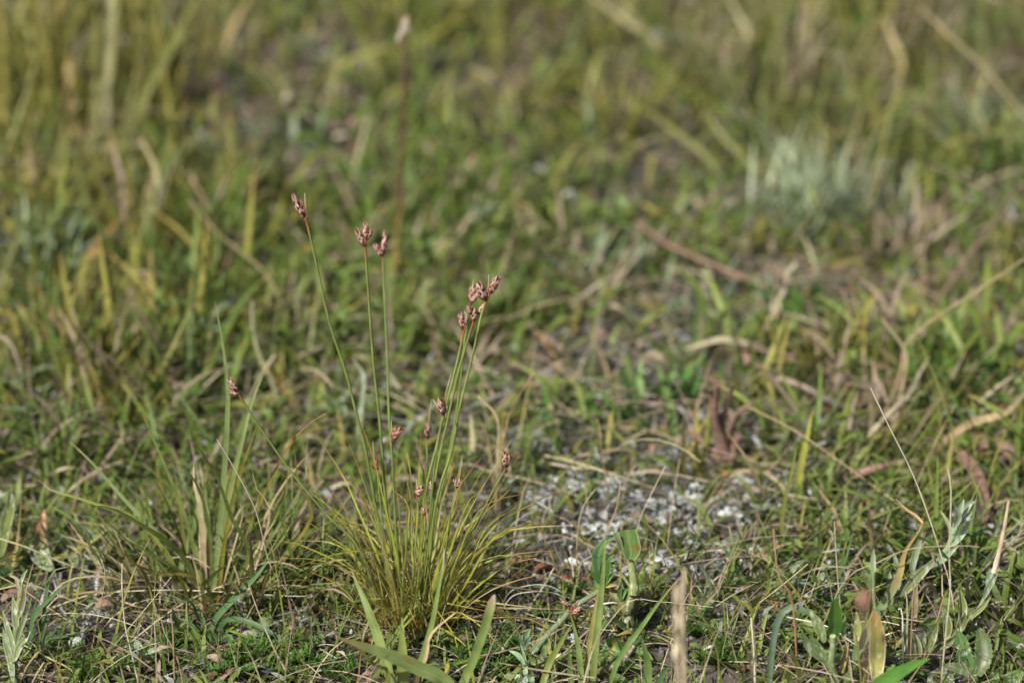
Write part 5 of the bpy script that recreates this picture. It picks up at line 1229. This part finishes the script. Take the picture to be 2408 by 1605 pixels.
spots = [(1290, 970, 1.6), (1400, 1130, 2.2), (1440, 1150, 1.3), (1350, 1150, 1.2), (1555, 800, 1.5), (1610, 810, 1.3), (1750, 850, 1.1), (1600, 1230, 1.5), (1540, 1225, 1.2), (1640, 1250, 1.1), (1700, 1290, 1.2), (1580, 1330, 1.6), (1420, 1260, 1.4), (1450, 1300, 1.1),
         (1680, 1340, 1.2), (1750, 1400, 1.0), (1800, 1180, 1.2), (1870, 1130, 1.3), (1900, 1160, 1.1), (640, 1090, 1.3), (620, 1120, 1.0), (830, 1120, 1.1), (260, 1240, .8), (130, 1050, 1.2), (230, 960, 1.2), (350, 950, 1.1), (430, 930, 1.0), (650, 960, 1.1),
         (1250, 1010, 1.1), (1300, 880, 1.2), (1500, 700, 1.3), (2270, 1240, 1.3), (2350, 1260, 1.2), (2300, 1330, 1.2), (2380, 1400, 1.2), (660, 215, 1.3), (780, 220, 1.6), (840, 265, 1.8), (640, 330, 1.6), (720, 350, 1.4), (1470, 330, 1.6), (1850, 330, 1.4), (400, 440, 1.2),
         (1580, 90, 1.8), (1930, 1000, 1.1), (1660, 690, 1.2), (1380, 840, 1.2), (1200, 1260, 1.0), (1700, 480, 1.4), (760, 1000, .9), (560, 1160, .8), (60, 1120, 1.0), (1290, 1380, 1.0), (1340, 1500, .9), (1230, 1450, .8), (2130, 1560, .9), (1820, 1350, 1.1), (1560, 1450, 1.0), (1500, 1180, 1.2), (1950, 1320, 1.0)] + [(rng.uniform(1260, 1800), rng.uniform(1120, 1400), rng.uniform(1.0, 1.9)) for _ in range(26)]
for k_, (u, v, s) in enumerate(spots):
    g = on_ground(u, v)
    if k_ < 5:
        o = thing('lichen', 'crinkled pale grey lichen scrap lying among the litter', 'lichen', g, LG_)
        lichen(o, 9, .0046, [1, 1.1, .85, 1.2, .95][k_]); o.scale = (s,) * 3
        protos.append(o)
    else:
        o = copy_thing(protos[k_ % 5], g, rng.uniform(0, 6.283), s * rng.uniform(.8, 1.1))
    o['label'] = f"{sized(s, 1.15, 1.35)} crinkled pale grey lichen scrap close by {near_mark(u, v)}"
pebs = [(1190, 740, 30), (1310, 760, 22), (960, 1080, 36), (1060, 930, 22), (880, 1090, 26), (1370, 880, 18), (1720, 700, 18), (2050, 820, 16), (1020, 1260, 18), (620, 1110, 18), (1120, 640, 20), (1100, 1210, 16), (1700, 1350, 16)]
for k_, (x_, y_, r_) in enumerate(pebs):
    u, v = c8((x_, y_))[0]
    g = on_ground(u, v); r = px2m(r_ * .75, g) * .62
    m = MB(); add_blob(m, (0, 0, r * .25), r, A([.34, .355, .345]) * rng.uniform(.75, 1.1), (1.15, .9, .62), k_ + 40, 5, 9, .13)
    o = bpy.data.objects.new('pebble', m.mesh('pebble', M_STONE, smooth=False)); col.objects.link(o); o.location = g; o.rotation_euler = (0, 0, rng.uniform(0, 6))
    tag(o, f'{sized(r_, 18, 25)} whitish angular pebble in the bare patch among the straws', 'pebble', 'pale pebbles in the bare patch')
# dark slate chip, rusty leaf scraps
g = on_ground(610, 1580); m = MB(); add_blob(m, (0, 0, .0008), .0036, A([.035, .045, .05]), (1.3, .8, .45), 77, 4, 7, .12)
o = bpy.data.objects.new('slate_chip', m.mesh('slate_chip', M_STONE, smooth=False)); col.objects.link(o); o.location = g
tag(o, 'dark slate-coloured stone chip in the bottom moss', 'stone')
for k_, (u, v) in enumerate([(745, 1435), (1240, 1330), (1255, 1345), (1330, 1370), (590, 1355), (1560, 1015), (1530, 740), (2040, 1190), (1640, 1020), (1090, 610), (1130, 640), (1700, 1120), (870, 1500), (1820, 1440)]):
    g = on_ground(u, v, .001)
    o = thing('dead_leaf', 'curled rusty dead leaf scrap on the litter', 'leaf', on_ground(u, v), 'rusty leaf scraps')
    o['label'] = f'curled rusty dead leaf scrap close by {near_mark(u, v)}'
    a = rng.uniform(0, 6.283); c = A([.34, .16, .09]) * rng.uniform(.7, 1.2)
    m = MB(); add_leaf(m, wild(g, a, rng.uniform(.004, .007), .5, -.6, 4), .003, [(0, c), (1, c * .8)], 'ovate', 8, 5, .9, (-math.cos(a), -math.sin(a), 1), .4); m.build('leaf', M_DRY, o)

# ================================================================== SPIKEMOSS SPRIGS
def sprig(o, seed):
    m = MB()
    g = np.random.default_rng(seed)
    for s in range(6):
        a = s * 1.05 + g.normal(0, .3); L = g.uniform(.004, .0075)
        pts = spline(wild((0, 0, -.0004), a, L, g.uniform(.6, 1.3), g.uniform(.1, .7), 4, .1), 12)
        for k in range(1, 12):
            T = pts[k] - pts[k - 1]
            for j in range(3):
                b_ = a + j * 2.1 + k * 1.1
                d = unit(unit(T) * .7 + A([math.cos(b_), math.sin(b_), .3]) * .8)
                c = A([.062, .125, .025]) * g.uniform(.65, 1.4)
                add_leaf(m, [pts[k], pts[k] + d * .0009, pts[k] + d * .0018], .0006, [(0, c), (1, c * 1.3)], 'lance', 3, 2, 0, (0, -.5, 1))
    t = bpy.data.objects.new('fronds', m.mesh('fronds', M_LEAF)); col.objects.link(t); t.parent = o
mp = []
ms = [q for q_, q in enumerate([(665, 1555), (690, 1550), (640, 1590), (670, 1595), (700, 1595), (615, 1550), (580, 1560), (545, 1590), (1050, 1530), (1110, 1545), (1150, 1555), (1160, 1510), (1180, 1580), (1140, 1600), (120, 1545), (170, 1560), (390, 1545), (350, 1590), (300, 1590), (420, 1520), (1080, 1520), (1120, 1590), (1205, 1540), (1215, 1600),
      (1340, 1410), (1310, 1460), (1500, 1600), (250, 1600), (205, 1590), (460, 1595), (760, 1590), (800, 1600), (730, 1570), (1640, 1500), (1690, 1560), (1760, 1590)]) if q_ % 3 != 2]
for k_, (u, v) in enumerate(ms):
    g = on_ground(u, v)
    if k_ < 4:
        o = thing('spikemoss_plant', 'bright green feathery spikemoss sprig low in the foreground litter', 'plant', g, 'spikemoss sprigs'); sprig(o, k_); o.scale = (rng.uniform(.9, 1.3),) * 3; mp.append(o)
    else:
        o = copy_thing(mp[k_ % 4], g, rng.uniform(0, 6.283), rng.uniform(.8, 1.5))
    o['label'] = f"{sized(o.scale[0], 1.0, 1.25)} bright green feathery spikemoss sprig close by {near_mark(u, v)}"

# ================================================================== BACKGROUND TUFTS (copies)
def proto_tuft(name, label, group, n, L, w, pal, e0, e1, spread, tip, mat=None):
    o = thing(name, label, 'grass', (0, 0, 0), group); o['_free'] = 1
    for q in range(n):
        a = rng.uniform(0, 6.283)
        b = (rng.normal(0, spread), rng.normal(0, spread), -.001)
        c = pick1(pal if rng.random() < .88 else 'dry')
        wild_blade('blade', o, b, a, L * rng.uniform(.5, 1.2), rng.uniform(*e0), rng.uniform(*e1), w * rng.uniform(.65, 1.3), grad(c, tip if rng.random() < .5 else None), mat, 'grass', 8, .3, rng.normal(0, .5))
    return o
def sow(kinds, n, u0, u1, v0, v1, s0=.75, s1=1.25):
    for q in range(n):
        k_ = kinds[rng.integers(0, len(kinds))]
        for _ in range(12):
            u, v = rng.uniform(u0, u1), rng.uniform(v0, v1)
            g = on_ground(u, v)
            if rng.random() > bare(g[None, :])[0]: break
        sc, rz = rng.uniform(s0, s1), rng.uniform(0, 6.283)
        if 'used' not in k_:
            k_['used'] = 1; k_['kindly'] = k_['label']; k_.location = g; k_.scale = (sc,) * 3; k_.rotation_euler = (0, 0, rz)
            o = k_
        else:
            o = copy_thing(k_, g, rz, sc)
        o['label'] = f"{sized(sc, .92, 1.08)} {k_['kindly']} close by {near_mark(u, v)}"
LL, GL = 'yellow-olive grass tuft', 'olive tufts of the left meadow'
ol = [proto_tuft('grass_tuft', LL if p_ == 'olive' else 'upright green grass tuft', GL, 24, .034, .0014, p_, (.8, 1.5), (.2, 1.3), .006, ORANGE) for p_ in ('olive', 'green', 'olive', 'green')]
sow(ol, 40, -60, 560, 300, 1010)
LT, GT = 'tall olive grass tuft', 'tall tufts of the upper left meadow'
tl = [proto_tuft('tall_grass_tuft', LT, GT, 13, .068, .0017, 'olive', (1.05, 1.54), (.5, 1.45), .007, STRAW) for _ in range(2)]
sow(tl, 13, -60, 470, 60, 330)
LC, GC = 'short broad-bladed green tuft', 'green tufts behind the sedge'
cg = [proto_tuft('grass_tuft', LC, GC, 18, .021, .0017, 'green', (.6, 1.45), (-.1, 1.1), .005, STRAW) for _ in range(3)]
sow(cg, 42, 560, 1320, 330, 860)
LR, GRP = 'golden-olive grass tuft', 'tufts of the upper right meadow'
dr = [proto_tuft('dry_grass_tuft' if p_ == 'dry' else 'grass_tuft', {'olive': LR, 'dry': 'straw-coloured dry grass tuft', 'green': 'limp green grass tuft'}[p_], GRP, 20, .045, .0012, p_, (.8, 1.5), (-.1, 1.3), .008, STRAW) for p_ in ('olive', 'dry', 'olive', 'green')]
sow(dr, 40, 1330, 2480, 10, 480)
LM, GM = 'thin mixed green and straw tuft', 'thin tufts right of the sedge'
mx = [proto_tuft('grass_tuft', {'green': 'thin green grass tuft', 'olive': 'thin olive grass tuft', 'dry': 'thin straw-coloured grass tuft'}[p_], GM, 16, .026, .0014, p_, (.6, 1.5), (-.2, 1.2), .006, ORANGE) for p_ in ('green', 'olive', 'dry')]
sow(mx, 42, 1280, 2460, 520, 1180)
LU, GU = 'drooping dark olive grass tuft', 'olive tufts beyond the brown stalk'
uo = [proto_tuft('grass_tuft', LU if p_ == 'olive' else 'drooping green grass tuft', GU, 18, .032, .0016, p_, (.8, 1.5), (.0, 1.2), .008, ORANGE) for p_ in ('olive', 'green')]
sow(uo, 20, 500, 1360, 5, 330)
LF, GF = 'sparse thin-bladed grass tuft', 'sparse foreground tufts'
ff = [proto_tuft('grass_tuft', 'sparse green thin-bladed tuft' if p_ == 'green' else 'sparse olive thin-bladed tuft', GF, 9, .016, .0010, p_, (.5, 1.45), (-.2, 1.1), .004, STRAW) for p_ in ('green', 'olive')]
sow(ff, 40, -40, 2450, 1060, 1600)

LB, GB = 'broad-bladed fresh green tuft', 'broad green tufts near by'
bt = [proto_tuft('grass_tuft', LB, GB, 14, .030, .0014, 'green', (.7, 1.45), (-.2, 1.1), .005, STRAW) for _ in range(2)]
sow(bt, 22, -20, 760, 1040, 1440, .7, 1.15)
sow(bt, 10, 1720, 2420, 1180, 1500, .7, 1.1)
# little leafy weeds
def proto_weed(n, L, w, pal):
    o = thing('leafy_weed', 'little leafy weed', 'herb', (0, 0, 0), 'little leafy weeds in the turf'); o['_free'] = 1
    for q in range(n):
        a = q * 2.4 + rng.normal(0, .3); c = pick1(pal); z = .0012 * q
        m = MB()
        pts = wild((0, 0, z - .0006), a, L * rng.uniform(.6, 1.1), rng.uniform(.3, 1.2), rng.uniform(-.3, .5), 4)
        add_leaf(m, pts, w * rng.uniform(.7, 1.2), None, 'lance', 9, 5, .4, (-math.cos(a), -math.sin(a), .9), rng.normal(0, .3), edge_c(c, c * 1.25), .05)
        m.build('leaf', M_LEAF if pal != 'silver' else M_HAIRY, o)
    m = MB(); add_tube(m, [(0, 0, -.001), (.0004, 0, .0006 * n), (0, .0004, .0012 * n)], .0006, .0004, [(0, A([.12, .13, .05])), (1, A([.12, .16, .05]))], 5, 5); m.build('stem', M_LEAF, o)
    return o
wd = [proto_weed(9, .010, .0030, 'green'), proto_weed(7, .008, .0036, 'bright'), proto_weed(11, .009, .0022, 'green'), proto_weed(8, .009, .0024, 'silver')]
for k_, l_ in zip(wd, ('leafy green weed', 'fresh bright green weed', 'narrow-leaved green weed', 'silvery grey-green weed')): k_['label'] = l_
sow(wd, 46, -20, 2430, 1050, 1600, .5, 1.0)
sow(wd, 12, 1780, 2420, 1350, 1600, .9, 1.5)
sow(wd, 34, -20, 2430, 520, 1050, .8, 1.5)
for o in scene.objects:
    for k_ in ('_o', '_free', 'used', 'kindly', 'slim'):
        if k_ in o: del o[k_]
